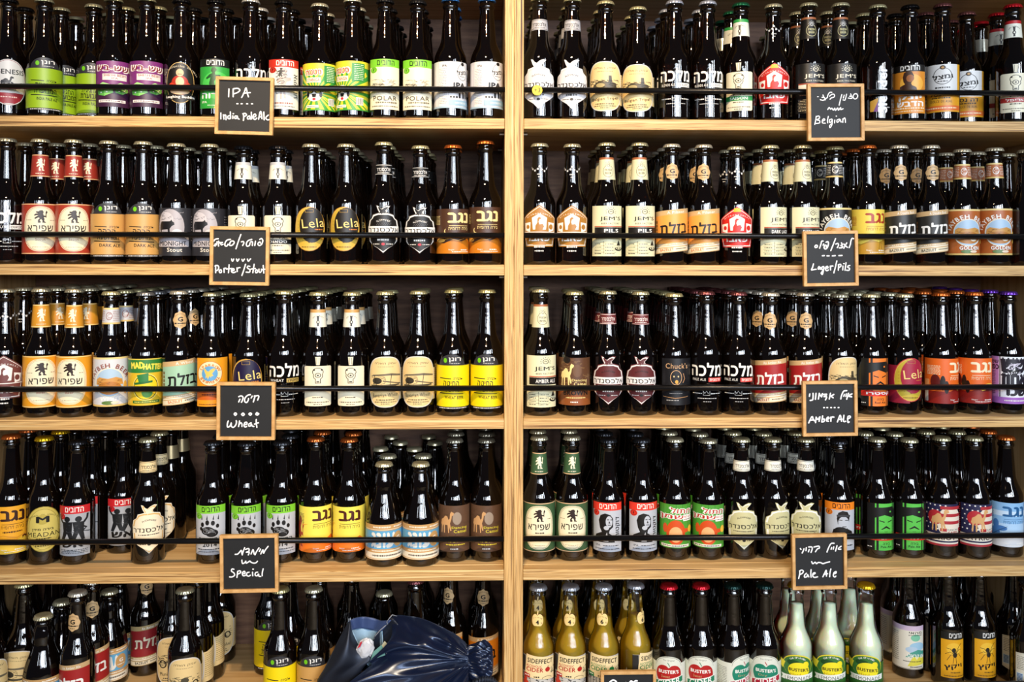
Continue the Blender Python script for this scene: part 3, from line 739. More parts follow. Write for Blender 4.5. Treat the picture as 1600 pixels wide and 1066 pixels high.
def biplane(art, words, key, ph, cap='d5cfae', edge='d8d4cc'):
    b = Lab().P([(8, 30), (52, 30), (52, 92), (48, 94), (30, 88), (8, 90)], 'e0c890')
    for q in range(12): b.D(38, 84 - q * 4, 20, 1.1, '7a6a44')
    for s, cc in ((0, edge), (1.6, 'e3c88e')):
        b.P([((27 - s) * (abs(math.cos(t)) ** .75) * (1 if math.cos(t) > 0 else -1), 64 + (47 - s) * (abs(math.sin(t)) ** .75) * (1 if math.sin(t) > 0 else -1)) for t in [2 * math.pi * q / 48 for q in range(48)]], cc)
    b.T('עמק האלה', 0, 98, 5.4, '2a2418', 30, .0).D(0, 92, 22, 1.1, '9a8a60')
    if art == 'plane':
        b.P([(-22, 74), (-18, 77), (8, 80), (24, 77), (24, 74), (6, 76)], '6a6250').P([(-22, 58), (20, 60), (22, 57), (-20, 54)], '4a4436').E(-12, 66, 7, 6, '3a352b').L([(-16, 76), (-12, 56)], .8, K).L([(8, 78), (6, 58)], .8, K).L([(-4, 66), (24, 60)], 2, '5a5242').scrib(-20, 50, 0, 74, 22, '2c281e', .5, 2)
    elif art == 'car':
        b.E(-14, 58, 6, 8, '2c281e').E(-14, 58, 4, 6, 'cbb888').E(14, 60, 5, 7, '2c281e').E(14, 60, 3.2, 5, 'cbb888').scrib(-22, 56, 22, 76, 46, '2c281e', .7, 9).E(0, 70, 5, 5, '4a4434')
    else:
        b.P([(-20, 58), (18, 58), (16, 70), (10, 72), (9, 84), (5, 84), (5, 72), (-8, 74), (-16, 68)], '4e4634').scrib(-22, 56, 20, 76, 40, '2c261a', .7, 5).scrib(-24, 70, -10, 78, 8, '5a5240', .6, 7).E(-6, 66, 6, 4, 'a89868')
    b.T(words, 0, 40, 7, '2c2416', 36, .0, 4).D(0, 31, 26, 1.7, '4a4230').D(0, 27, 30, 1.4, '4a4230').D(0, 23.5, 12, 1.2, '4a4230')
    design(key, ph, b, cap=cap)
biplane('castle', 'Belgian Tripel', 'tripel', 'rounded cream label with old castle sketch', 'd9cfa0')
biplane('plane', 'Bavarian Wheat', 'biplane', 'rounded cream label with biplane sketch', 'd6d09e')
biplane('car', 'Munich Dunkel', 'oldcar', 'rounded cream label with vintage car sketch', 'cfc9a4')
biplane('castle', 'Irish Red Ale', 'amber_castle', 'cream label behind the AMber Ale board', 'd5cfae')

def taybeh(bgc, txt, key, ph, word, neckc, cap='d8d2b8'):
    b = Lab().R(-60, 20, 60, 110, bgc).R(-60, 20, 60, 23.4, 'd9bb72').R(-60, 106.6, 60, 110, 'e6cd8a')
    b.A('TAYBEH BEER', 4, 62, 33, 8, txt, 165, 25, .03)
    b.E(4, 64, 24, 27, 'f0e4c8').E(4, 64, 22.6, 25.4, 'a8c4dc').P([(-18, 60), (26, 60), (24, 70), (14, 74), (2, 71), (-12, 74), (-17, 70)], 'c8924a').E(4, 54, 19, 12, 'b87830').E(12, 52, 6, 5, 'f0ead8').scrib(-14, 60, 22, 70, 20, '9a6a34', .6, 4)
    b.E(30, 54, 4, 12, 'd8a848').T(word, 6, 34, 7, WH, 32, .04).E(2, 27, 10, 3.4, '5a7a3a').E(12, 27, 6, 2.4, 'e8d8c0')
    n = Lab().R(-44, 170, 44, 200, neckc).R(-44, 170, 44, 173, 'd9bb72').R(-44, 197, 44, 200, 'e6cd8a')
    for q in range(6): n.D(14, 177 + q * 3.2, 14, 1, txt).D(-16, 177 + q * 3.2, 14, 1, txt)
    n.E(0, 185, 6, 7.4, txt).E(0, 185, 5, 6.4, neckc).scrib(-4, 180, 4, 190, 8, txt, .6, 3)
    design(key, ph, b, n, cap=cap)
taybeh('b0602a', WH, 'tay_golden', 'copper label with arched lettering', 'GOLDEN', 'b0683c')
taybeh('1a1a1c', WH, 'tay_dark', 'black arched-lettering label, behind the Lager board', 'DARK', '1a1a1c', 'd8cf9a')
taybeh('cfd2d8', '8a4a3a', 'tay_white', 'silver white label with arched lettering', 'WHITE', 'c4c6cc', 'e0d8a4')

def camelb(bgc, key, ph, words, wc, camc):
    b = Lab().R(-58, 20, 30, 108, bgc)
    b.scrib(-30, 24, 28, 104, 60, '8a6a44' if key == 'camel_brown' else '5a4430', .9, 6)
    if key == 'camel_brown': b.R(-58, 20, 30, 50, '8a4c22').E(-12, 104, 6, 6, '1a120c')
    b.S(CAMEL, -24, 56, 24, 42, camc).E(4, 84, 7, 12, '9a8a7a' if key != 'camel_brown' else '6a4a30')
    b.T('Dancing', 8, 66, 5.6, wc, 24, .02).T('Camel', 9, 59.5, 6, wc, 20, .02).T(words, 2, 43, 8.4, wc if key != 'camel_brown' else K, 38, .04).D(2, 34, 30, 2, wc).D(0, 26, 12, 2, WH)
    b.T('Midnight', 38, 70, 4, 'c87a3a', 34, 0, 90)
    design(key, ph, b, cap='cfc894' if key == 'camel_brown' else '9a9684')
camelb('5a3a24', 'camel_brown', 'brown label with pale yellow camel', 'BROWN', 'e8d28a', 'ecd690'); camelb('5e4432', 'camel_papa', 'brown label reading Olde Papa', 'OLDE PAPA', 'd8c83c', 'c89a68')

b = Lab().R(-60, 21, 32, 107, 'dcdce0').R(-30, 21, -22, 107, 'e8e6e0').R(-12, 21, -11.6, 107, '6a6a70').R(-32, 21, -31.5, 107, '6a6a70').T('IPA', -19, 99, 4, K, 8, .03)
for q in range(22): b.D(-22, 93 - q * 3, 15, .9, '8a8a8e')
b.E(14, 88, 11, 15, K).E(14, 88, 10.4, 14.4, 'e0e0e2').E(14, 103, 3.4, 3.4, K).T('ומצל', 14, 88, 8.5, K, 22, .04, 10).D(14, 80, 12, 1.2, K)
b.T('IPA', 8, 63, 10, '2a2a2c', 22, .06).T('וזה...', 10, 47, 14, '17171a', 38, .05).R(-11.5, 26, 32, 36, '94b6cc').T('INDIA PALE ALE', 10, 31, 2.8, WH, 22, .01).R(-60, 21, 32, 24.5, 'a8c2d4')
design('white_ipa', 'white label and bright blue cap', b, cap='3f8ae0')
b = Lab().R(-27, 20, 30, 110, 'dcdcda').R(-27, 20, 30, 60, 'dc9a22').R(24, 20, 30, 110, 'e0a020').E(2, 88, 13, 16, K).E(2, 88, 12, 15, 'dcdcda').E(2, 104, 4, 4, '3a2a20').E(2, 104, 2, 2, 'c89a58').T('ומצל', 2, 87, 9, K, 27, .05, 8).D(2, 78, 14, 2, K).D(2, 66, 20, 3, K)
b.T('דה נסל', 0, 54, 8, '231a10', 32, .04).D(0, 46.5, 26, 2.6, '3a2a14').T('DOLCE DE ASAL', 0, 40, 4.6, '4a3414', 30, .01).R(-27, 23, 30, 32, 'd86a28').D(0, 27.5, 44, 2.4, 'f0d8b0')
design('asal', 'white over mustard label, maroon cap', b, cap='7a4a48')
b = Lab().R(-60, 20, 60, 108, 'b98ad0').R(-22, 22, 34, 108, 'eef0f4').R(-60, 20, 60, 32, 'a468c0').R(-21, 32, -19, 108, '3a2a4a').R(33, 32, 34, 108, '3a2a4a').T('שש', -30, 98, 6, '2a1a34', 14, .04).T('כפו', -30, 88, 8, '2a1a34', 16, .06)
b.T('שש', 6, 92, 24, '26222c', 44, .10).T('אחוז', 6, 65, 20, '26222c', 44, .10).T('שכר', 6, 43, 14, '26222c', 42, .10).scrib(-6, 74, 16, 96, 26, 'e4dcea', 1.1, 5).T('ומצל', 4, 80, 8, K, 18, .06, 10).D(8, 26, 40, 2.4, WH)
for q in range(14): b.D(-38, 80 - q * 3.2, 20, 1, '5a3a70')
design('purple_white', 'lilac and white label, purple cap', b, cap='6a3cb0')
b = Lab().R(-30, 20, 27, 106, '7a2f74').R(-30, 20, 27, 50, '3c1a38').T('שש-בש', 0, 92, 10.5, 'f2ece4', 50, .10, -3).T('שש-בש', 0, 92, 9, '7c1c28', 46, .03, -3).R(-14, 70, 20, 82, 'e6dcd4').T('SHESH BESH', 3, 79, 4.4, '8a2a2a', 30, .02).T('IPA', 3, 73.5, 3, '8a2a2a', 8, .02)
def die(cx, cy, s):
    b.P([(cx - s, cy + s * .4), (cx - s * .7, cy - s * .8), (cx + .1 * s, cy - s), (cx, cy + s * .3)], '5aa848').P([(cx + .1 * s, cy - s), (cx + s, cy - s * .5), (cx + s * .9, cy + s * .6), (cx, cy + s * .3)], '84c868').P([(cx - s, cy + s * .4), (cx, cy + s * .3), (cx + s * .9, cy + s * .6), (cx - .1 * s, cy + s)], 'a8dc88')
    for dx, dy in ((-.6, 0), (-.3, -.5), (.35, -.4), (.7, .1), (-.2, .6), (.3, .6), (.5, -.1)): b.E(cx + dx * s, cy + dy * s, s * .1, s * .1, WH, 8)
die(-12, 53, 13); die(12, 55, 11); b.R(-20, 28, 18, 33, 'ece4e0').D(-1, 30.5, 34, 1.6, '4a1a2a').R(-32, 84, -30.5, 102, 'c8a050')
design('dice', 'purple label with green dice', b, cap='b0aa84')
b = Lab().E(0, 66, 22, 39, 'c8a868').E(0, 66, 21, 38, '16120e').A('THE LAUGHING DRINKER', 0, 66, 31, 3, 'd8ccb0', 150, 30).E(0, 58, 15, 15, 'b83018').E(0, 66, 12, 14, 'a82a16').E(0, 68, 6, 9, 'e0b88c').E(0, 85, 5.4, 7, 'd8ae84').E(-12, 58, 5, 8, 'c83c20').E(12, 58, 5, 8, 'c83c20').R(-3, 81.5, 3, 82.7, '5a2a18').E(0, 50, 14, 6, 'e0b88c').P([(-23, 34), (23, 34), (25, 44), (-25, 44)], '1a1612').T('Laughing Buddha', 0, 39, 6, WH, 44, .03)
design('buddha', 'black oval label with red-robed seated figure', b, cap='17171a')
def ball(b, cx, cy, s):
    b.E(cx, cy, s, s, 'e8e6e0').P([(cx - s * .3, cy), (cx + s * .3, cy), (cx + s * .2, cy - s * .45), (cx - s * .2, cy - s * .45)], K).E(cx, cy - s * .68, s * .2, s * .17, 'c83040').E(cx - s * .8, cy - s * .1, s * .18, s * .4, K).E(cx + s * .8, cy - s * .1, s * .18, s * .4, K)
    for e in (-1, 1): b.E(cx + e * s * .48, cy + s * .42, s * .44, s * .4, '17341a').E(cx + e * s * .48, cy + s * .42, s * .3, s * .27, 'e8cf30').E(cx + e * s * .48, cy + s * .42, s * .14, s * .14, '1c2a80')
b = Lab().R(-60, 16, 60, 108, '3f9a36')
for q in range(22):
    a = R_(q * 360 / 22); b.P([(-8, 50), (-8 + 60 * math.cos(a), min(104, max(18, 50 + 60 * math.sin(a)))), (-8 + 60 * math.cos(a + .14), min(104, max(18, 50 + 60 * math.sin(a + .14))))], 'd8d034')
b.R(-60, 96, 60, 108, 'd8d034').R(8, 70, 34, 104, '2f8a3c').T('סטנגה', -12, 90, 11, 'f4ead8', 34, .12, 3).T('סטנגה', -12, 90, 9, 'c8281c', 30, .03, 3).R(-26, 70, 2, 80, 'f0e8d0').T('STANGA', -12, 75, 6, 'c8341c', 24, .02)
for q in range(9): b.D(22, 101 - q * 3.4, 18, 1.3, 'e8f0d8')
ball(b, -10, 48, 15); b.E(12, 57, 4, 4, WH).L([(4, 50), (10, 54)], 1.4, WH).R(16, 26, 30, 40, WH)
for q in range(7): b.R(17 + q * 1.8, 27, 17.9 + q * 1.8, 39, K)
b.R(-26, 21, -2, 26, 'f0f0dc').D(-14, 23.5, 20, 1.4, K)
design('stanga', 'yellow green label with football', b, cap='d9d4b8')
b = Lab().E(0, 66, 30, 44, 'd6d4d0').E(0, 66, 28.6, 42.6, '8c1c24').E(0, 66, 27.8, 41.8, 'd6d4d0').T('GENESIS', 2, 86, 9, K, 44, .03).S(CAMEL, -14, 56, 22, 22, '2a2a2e').S(BIRD, 2, 52, 22, 16, '3a3a3e').P([(-24, 46), (24, 46), (18, 32), (8, 26), (-8, 26), (-18, 32)], '96202c').D(0, 38, 24, 2.4, 'e0c0b8').R(-52, 30, -31, 100, 'c8c6c2')
design('genesis', 'round white label with dark red base', b, cap='17171a')
b = Lab().R(-54, 16, 54, 106, '2a2a30').E(-4, 70, 24, 34, 'a9a5ac').E(-10, 84, 12, 14, 'c4c0c6').P([(-26 + x * 30, 54 + y * 36) for x, y in ((.12, .0), (.20, .0), (.22, .30), (.62, .32), (.66, .0), (.74, .0), (.74, .36), (.86, .50), (1.0, .56), (.98, .68), (.88, .74), (.84, .84), (.78, .76), (.70, .74), (.20, .74), (.10, .60), (.04, .30), (.08, .28), (.12, .50))], '17161a').scrib(-22, 84, 18, 100, 16, '8a868c', 1.0, 4).E(8, 58, 9, 8, 'd0ccd0').P([(-28, 50), (28, 52), (28, 44), (-28, 42)], '9a969e').T('DANCING', 2, 56, 4, K, 36, .02).R(-28, 33, 28, 44, 'b4b0b6').T('MIDNIGHT', 0, 39, 8.4, '1c1a20', 46, .03).T('Stout', 4, 27, 7.5, 'e2dcd0', 24, .02)
for q in range(10): b.D(40, 90 - q * 5, 12, 1.3, '9a98a0')
design('midnight', 'grey moonlit label with black animal', b, cap='d5cfae')
b = Lab().R(-60, 22, 60, 108, 'dcb62a').R(-60, 82, 60, 108, '2f7a34').R(-60, 106, 60, 108, 'd8c24a').T('MAD', -13, 96, 11, 'f0dc50', 20, .08, 4).T('HATTER', 12, 93, 10, 'f0dc50', 30, .08, -3).E(0, 56, 20, 25, 'f4e070').E(0, 56, 18.6, 23.4, K).E(0, 56, 17.4, 22.2, 'f0cc20')
b.P([(-13, 78), (4, 82), (4, 66), (-10, 64)], '2c7a3c').P([(-18, 64), (10, 68), (10, 64), (-16, 60)], '24682f').E(2, 46, 8, 10, '5a9a44').R(-20, 26, 22, 31, '2f6a2c').D(1, 28.5, 36, 1.6, 'e8dc70')
design('hatter', 'green and yellow label with top hat', b, cap='8a8c90')
b = Lab().R(-27, 20, 27, 110, 'e79a1e').R(-27, 46, 27, 52, '7a2418').R(-27, 32, 27, 46, 'c8601a').E(-5, 81, 20, 23, 'b8641c').E(-5, 81, 19, 22, 'f0dcb0').A('SPARROW', -5, 81, 15.4, 5, 'c87018', 150, 30, .03).A('BREWERY', -5, 81, 15.4, 5, 'c87018', 215, 325, .03).E(-5, 81, 12, 14, '5a9ccc').S(BIRD, -14, 70, 18, 22, 'e6bc58').D(0, 49, 34, 2.6, 'e8c8a0').D(-4, 42, 26, 2.2, '5a1a10').D(0, 24, 44, 1.4, '5a2a10')
design('sparrow', 'orange label with round bird emblem', b, cap='cfcaa2')
b = Lab().E(0, 66, 24, 42, '7a6a20').E(0, 66, 23, 41, 'c9b658').E(0, 66, 20, 37, '8a7a30').E(0, 66, 19.4, 36.4, 'd2c064').A('CRAFT BREWED IN SMALL BATCHES', 0, 66, 27, 2.4, '4a3f18', 165, 15).E(-1, 84, 8, 9, 'b8a648').T('M', -1, 84, 11, K, 14, .05).T('בירה מידן', -1, 65, 5, K, 26, .03).T('MEADAN', 0, 56.5, 8, '2c2610', 42, .01).D(0, 49, 18, 1.8, K).D(0, 36, 20, 2.6, '6a5c20')
design('oval_gold', 'dull gold oval label and yellow cap', b, cap='e0b418')
b = Lab().R(-68, 14, 68, 78, 'c49a62').R(-68, 68.5, 68, 69.5, 'efe4cc').D(-10, 73.5, 34, 2.6, 'f2ead8').D(26, 73.5, 26, 2.6, 'f2ead8').R(-68, 34, 68, 67, '5fa6cf').T('עונג', -8, 50, 25, 'e9e6dc', 44, .06)
b.E(23, 50, 12, 14, 'c49a62').T('G', 23, 52, 7, WH, 8, .04).D(23, 44, 16, 2, WH).D(0, 30.5, 60, 2.4, 'f2ead8').R(-68, 17, 68, 27, 'ece4d0').D(2, 22, 62, 2.8, '2a2018').R(-68, 15, 68, 16, 'efe4cc')
design('stubby', 'squat bottle, sky blue label', b, None, 'stub', cap='ddd6b0')
b = Lab().R(-27, 20, 60, 108, '141418').T("Chuck's", 4, 94, 10, 'd8ab7c', 44, .01).E(2, 72, 11, 14, 'd8ab7c').E(2, 72, 10, 13, '141418').E(-2, 74, 1.4, 1.6, 'e8c890').E(6, 74, 1.4, 1.6, 'e8c890').E(3, 64, 3, 3.6, 'd8a040').L([(16, 80), (19, 70), (15, 62)], 1, 'd8a070').T('8%', 5, 60, 1.5, 'e0a84a').D(4, 50, 20, 3.4, 'd0c8c0').D(2, 42, 24, 1.4, 'b0a8a0').L([(-24, 36), (0, 33), (28, 36)], .9, 'c09060').D(-4, 29, 24, 1.4, 'b8b8b8')
design('chucks', 'black label with gold dog outline', b, cap='d8cf98')
def must(bgc, key, ph, word, he):
    b = Lab().R(-24, 17, 24, 108, '131313').R(-13, 17, -11, 108, bgc).R(15, 17, 17, 108, bgc).R(-8, 17, 13, 108, bgc).P([(-13, 100), (15, 102), (20, 84), (13, 80), (0, 86), (-13, 80)], '131313').E(9, 92, 1.8, 1.8, bgc, 5)
    b.P([(-7, 76), (0, 73), (0, 71), (-7, 74)], K).P([(12, 76), (5, 73), (5, 71), (12, 74)], K).P([(-5, 58), (2.5, 65), (10, 58), (8, 57.5), (2.5, 61), (-3, 57.5)], K).R(0, 53, 5, 53.8, '3a6a2a')
    b.P([(-24, 36), (24, 36), (24, 45), (10, 44), (-10, 47), (-24, 46)], 'd82a22').T(he, 2, 40.5, 6, WH, 36, .05).T('בירה', 3, 30, 4, K, 10, .02).T(word, 3, 24, 4, K, 16, .02).D(-20, 23, 6, 1.6, WH)
    design(key, ph, b, cap='cfcaa4')
must('e87a28', 'must_orange', 'black and orange moustache label', 'Red Ale', 'קסטרו'); must('58c04a', 'must_green', 'black and green moustache label', 'Pale Ale', 'שלומק')
b = Lab().R(-34, 26, 30, 106, '26264a')
for i in range(5):
    for j in range(6): b.E(-30 + i * 8 + (j % 2) * 4, 58 + j * 9, 1.6, 1.6, WH, 5)
b.E(14, 72, 21, 30, 'e8dcc8')
for q in range(4): b.R(-2, 54 + q * 14, 33, 60 + q * 14, 'b02c34')
b.E(-10, 80, 12, 14, 'b82c34').S(CAMEL, -18, 54, 30, 44, 'd8a66c').R(8, 50, 30, 60, 'ece4d4').T('DANCING', 19, 57.4, 3.4, K, 20, .02).T('CAMEL', 19, 52.6, 4, 'b02c34', 18, .03).R(-34, 36, 30, 49, 'ece4d4').T('PATRIOT', -2, 42.5, 9, '3a2430', 50, .03).R(-34, 26, 30, 32, 'b03038').R(-34, 30, 30, 33, 'ece0d0')
for q in range(20): b.R(-38, 30 + q * 3.8, -34, 32 + q * 3.8, 'b03a44')
design('patriot', 'stars and stripes label with camel', b, cap='b9b48e')
b = Lab().R(-27, 24, 27, 108, '4c9a34')
for q in range(6): b.R(-27 + q * 9, 60, -26.4 + q * 9, 108, '2f7a26')
b.T('חתול', 8, 96, 11, WH, 32, .14, -4).T('חתול', 8, 96, 10, 'b82a1c', 29, .02, -4).T('שמן', -6, 83, 11, WH, 36, .14, -4).T('שמן', -6, 83, 10, 'b82a1c', 33, .02, -4).R(10, 76, 25, 88, WH).T('FAT CAT', 17.5, 84, 4, 'b82a1c', 13, .03).D(17.5, 79, 12, 1.8, '5a2a1a')
b.E(0, 54, 13, 24, 'cf4f1c').E(0, 50, 9, 15, 'e8b078').E(-15, 62, 3.4, 9, 'cf4f1c').E(14, 58, 5, 4, 'cf4f1c').R(-22, 26, 20, 31, 'f0ecdc').D(-1, 28.5, 36, 1.8, '3a3a2a').E(22, 60, 4, 7, 'e8b83a')
design('fatcat', 'bright green label with orange figure', b, cap='d5cfae')
b = Lab().T('Slender', 4, 62, 17, 'e6e6ea', 88, .035, 90).T('The', -12, 34, 6, 'd8d8dc', 12, .03, 90).P([(-18, 20), (-4, 20), (-4, 46), (-18, 40)], 'b88a30').P([(-12, 20), (-4, 20), (-4, 40)], '6a3a80').D(14, 28, 10, 2, 'c8c8c8')
design('slender', 'tall silver upright lettering', b, cap='cfca9e')
b = Lab().R(-44, 20, 30, 108, 'e0dccc').R(-44, 98, 30, 108, 'cbb6cc').R(-44, 20.6, 30, 21.4, K).E(10, 84, 10, 7, '7cc0a0').E(14, 66, 16, 9, '9cc4dc').E(2, 60, 12, 6, 'b0c8dc').P([(-10, 44), (30, 44), (30, 56), (14, 60), (0, 54)], '4a9a8a').P([(-6, 26), (30, 30), (30, 44), (4, 46)], 'd8cf4a').T('מהאי', 10, 94, 4.6, K, 26, .02).D(10, 89, 28, 1.6, K).T('40 קראט', 12, 46, 11, WH, 36, .03, -4).D(4, 36, 36, 1.8, '4a4434').D(12, 25, 26, 2, K)
for q in range(15): b.D(-32, 92 - q * 4, 18, 1.3, '6a6a64')
design('landscape', 'pale label with painted green landscape', b, cap='26262a')
b = Lab().P([(-10, 30), (44, 12), (44, 98), (34, 92), (18, 104), (6, 94), (-10, 92)], 'd8d2bc').P([(-9, 34), (40, 17), (40, 94), (34, 90), (18, 101), (6, 91), (-9, 89)], 'e4dfcb')
for q in range(8): b.D(0, 86 - q * 3.4, 14, 1.2, '5a564a')
b.R(-8, 36, 4, 54, 'c8dcea')
for q in range(6): b.R(-7, 38 + q * 2.6, 3, 39.6 + q * 2.6, '2a5c96')
b.scrib(14, 52, 34, 80, 34, '3a362c', .7, 12).D(24, 40, 24, 2, '4a463a')
design('cream_map', 'white label with wavy edge at right end', b, cap='26262a')

def side(c, pc, key, ph, img):
    b = Lab().R(-27, 12, 32, 90, 'c9c6be').scrib(-26, 14, 31, 56, 90, '3a3836', 1.0, 14).R(-27, 60, -18, 90, '2e2c2a').R(-25, 12, -12, 44, 'b4b0a8')
    if img == 'hyd': b.R(-22, 12, -14, 40, 'c83a22').E(-18, 40, 6, 5, 'c83a22').E(-18, 47, 3, 4, 'c83a22').R(-25, 31, -11, 35, 'b02e1a').R(2, 30, 20, 42, 'd8d4cc').R(4, 33, 18, 39, '4a4844')
    else:
        for q in range(7): b.R(-22 + q * 5, 12, -21 + q * 5, 50, '2c2a28')
        b.E(-6, 22, 9, 9, '2c2a28').E(-6, 22, 8, 8, 'c9c6be')
    b.P([(-20, 52), (30, 46), (30, 88), (-16, 94)], 'edd7a4').T('SIDEFFECT', 6, 82, 8.4, '1d1a16', 40, .03, -3).T('ALCOHOLIC', -4, 73, 4.2, c, 24, .02, -3).T('CIDER', -3, 66, 7.6, c, 26, .03, -3).E(17, 66, 4, 4.4, c).L([(17, 70), (18, 73)], .8, K).scrib(23, 58, 29, 72, 12, '3a342a', .5, 4)
    b.P([(-21, 52), (-10, 50), (-10, 57), (-20, 59)], c).D(-15, 54.6, 8, 2, WH).D(0, 53, 8, 2.4, K).E(16, 50, 8, 4, '6a5c40', 28, 0, 180).E(16, 50, 7.2, 3.2, 'edd7a4', 28, 0, 180)
    n = Lab(); cx = 0
    n.E(cx - 4.4, 170, 6.6, 11, 'ecd08c').E(cx + 4.4, 170, 6.6, 11, 'ecd08c').E(cx, 168, 7, 9, 'ecd08c').P([(-1, 180), (1, 180), (2, 187), (0, 187)], 'ecd08c').A('IT IS THE ONE', cx, 162, 13, 1.8, '3a2c14', 130, 50).T(pc, cx, 166, 7.6, K, None, .05).T('%', cx + 7, 164.5, 3, K)
    design(key, ph, b, n, glass='clear', liquid='cider', cap='b4b8c0')
side('b3261f', '4', 'cider_red', 'clear golden cider, red CIDER lettering', 'hyd'); side('1f7a3c', '6', 'cider_green', 'clear golden cider, green CIDER lettering', 'bike')

def buster(c1, c2, key, ph, cap):
    b = Lab().R(-60, 10, 60, 82, 'dfe2d4').E(0, 76, 27, 20, 'dfe2d4').E(0, 76, 25.6, 18.6, '5a5a50', 28, 0, 180).E(0, 75.6, 25.2, 18.2, 'dfe2d4', 28, 0, 180)
    b.T('The Original', 0, 88, 3.4, '2a3a34', 22).E(-10, 62, 15, 17, c1).E(10, 62, 15, 17, c1).E(0, 54, 18, 14, c1).P([(-7, 80), (0, 74), (7, 80)], 'dfe2d4').L([(-2, 84), (2, 77)], 1.4, c2)
    b.T("BUSTER'S", 0, 67, 6.2, WH, 38, .05).T('Sweet' if c1 == 'b3201f' else 'Dry', -6, 58, 5, 'c8a878', 16)
    b.P([(-31, 38), (31, 50), (31, 60), (-31, 48)], 'f0eee4').P([(-28, 37), (29, 48), (29, 58), (-28, 47)], c2).T('CIDER', 0, 47.6, 10.5, WH, 44, .03, 0, .19).E(0, 28, 18, 10, c1).D(0, 27, 12, 4, WH)
    for q in range(14): b.D(-46, 72 - q * 3, 22, 1, '6a6a60')
    design(key, ph, b, cap=cap)
buster('b3201f', '1f7f5c', 'buster_red', 'red apple label and red cap', 'd8202e'); buster('1f8468', 'b3203a', 'buster_green', 'teal apple label and dark green cap', '12302c')
b = Lab().R(-60, 10, 60, 76, '2f6a2c').E(0, 70, 30, 21, 'f0e03c').E(0, 69, 29, 20, '3a7434').P([(-60, 74), (-30, 60), (-24, 74), (-40, 78)], 'f0e03c')
b.A('The Original', 0, 62, 24, 3, WH, 125, 55, .02).E(-8, 76, 12, 5, '1f4a22').E(2, 62, 20, 15, 'f3e328').E(15, 73, 6, 6, 'f3e328').T("BUSTER'S", 2, 63, 5.6, '4a3a10', 36, .05).T('Hard', -4, 54, 5.4, 'b0882c', 18)
b.P([(-34, 40), (32, 46), (32, 56), (-34, 50)], 'f0f2ea').P([(-34, 50), (-34, 40), (-30, 46)], '2f6a2c').T('LEMONADE', 1, 46.6, 7.2, '3a443c', 50, 0, 0, .09).E(4, 30, 16, 10, 'f3e328').D(4, 30, 8, 4, '3a3a20')
design('lemonade', 'cloudy pale bottle with lemon label', b, glass='clear', liquid='lemonade', cap='e8b81c')

# how far each design wraps: widths above are drawn narrow and spread here to the width seen in the shop
for ks, f in (('lion_red lion_yellow lion_green', 1.22), ('ronen_green ronen_brown ronen_yellow', 1.12), ('polar paw fighters doctor bearded dancer green_dubim', 1.27), ('honey', 1.35),
        ('malka_plain malka_stout malka_blond malka_wheat malka_pale', 1.22), ('galil_stout galil_wheat galil_green galil_red', 1.3), ('alex_black alex_white alex_maroon alex_cream alex_olive', 1.33),
        ('pavo_gold pavo_red pavo_brown', 1.22), ('jems_pils jems_dark jems_amber jems_belgian', 1.25), ('lela_gold lela_navy lela_red', 1.25), ('neg_brown neg_orange neg_yellow neg_gold neg_red neg_blue', 1.12),
        ('tripel biplane oldcar amber_castle', 1.38), ('tay_golden tay_dark tay_white', 1.12), ('camel_brown camel_papa', 1.22), ('asal', 1.3), ('dice', 1.3), ('buddha', 1.25), ('genesis', 1.12), ('sparrow', 1.18),
        ('oval_gold', 1.42), ('must_orange must_green', 1.35), ('patriot', 1.15), ('fatcat', 1.4), ('cider_red cider_green', 1.22), ('white_ipa', 1.08), ('hatter', 1.2), ('midnight', 1.1)):
    for k in ks.split(): DES[k]['body'].X(f)

for ks, dy in (('cider_red cider_green', 17), ('lemonade', 14), ('buster_red buster_green', 9)):
    for k in ks.split():
        B = DES[k]['body']; B.e = [([(x, y + dy) for x, y in vs], fs, cc) for vs, fs, cc in B.e]
# ---------------------------------------------------------------- build the shared label meshes
for k, d in DES.items():
    rf = RF[d['kind']]
    r0 = .0342 if d['kind'] == 'stub' else .0305
    d['bm'] = d['body'].build('label', rf, r0)
    d['nm'] = d['neck'].build('neck_label', rf, .0155) if d['neck'] else None

NB = [0]
QUEUE = []
def bottle(*a): QUEUE.append(a)
def make_bottle(key, x, y, z, h, rz, label, group, fat=1.0):
    d = DES[key]
    nm = 'cider_bottle' if d['liquid'] == 'cider' else 'lemonade_bottle' if d['liquid'] else 'beer_bottle'
    root = empty(nm, (x, y, z + .0002), rz)
    tag(root, label, 'bottle', group)
    h0 = .1862 if d['kind'] == 'stub' else .2308
    s = h / h0
    root.scale = (fat, fat, s)
    link('glass', GL[(d['kind'], d['glass'])], root)
    c = link('crown_cap', CAPM, root)
    c.location = (0, 0, .1795 - .0008 if d['kind'] == 'stub' else .2237)
    if d['kind'] == 'stub': c.location.z = .1788
    c.color = hexc(d['cap']); c.rotation_euler = (0, 0, random.random() * 6)
    link('label', d['bm'], root)
    if d['nm']: link('neck_label', d['nm'], root)
    if d['liquid']: link('liquid', LQ[d['liquid']], root)
    NB[0] += 1
    return root

def camera_turn(x, y):
    return math.atan2(-x, y)       # the way a label has to turn to face the photographer: about +z

def wd(n): return ['', 'one', 'two', 'three', 'four', 'five', 'six'][n]
ORD = {2: ['left of the two', 'right of the two'], 3: ['left of the three', 'middle of the three', 'right of the three'],
       4: ['first of the four from left', 'second of the four from left', 'third of the four from left', 'last of the four from left']}
SHORT = {2: ['left', 'right'], 3: ['left', 'middle', 'right'], 4: ['first', 'second', 'third', 'fourth']}

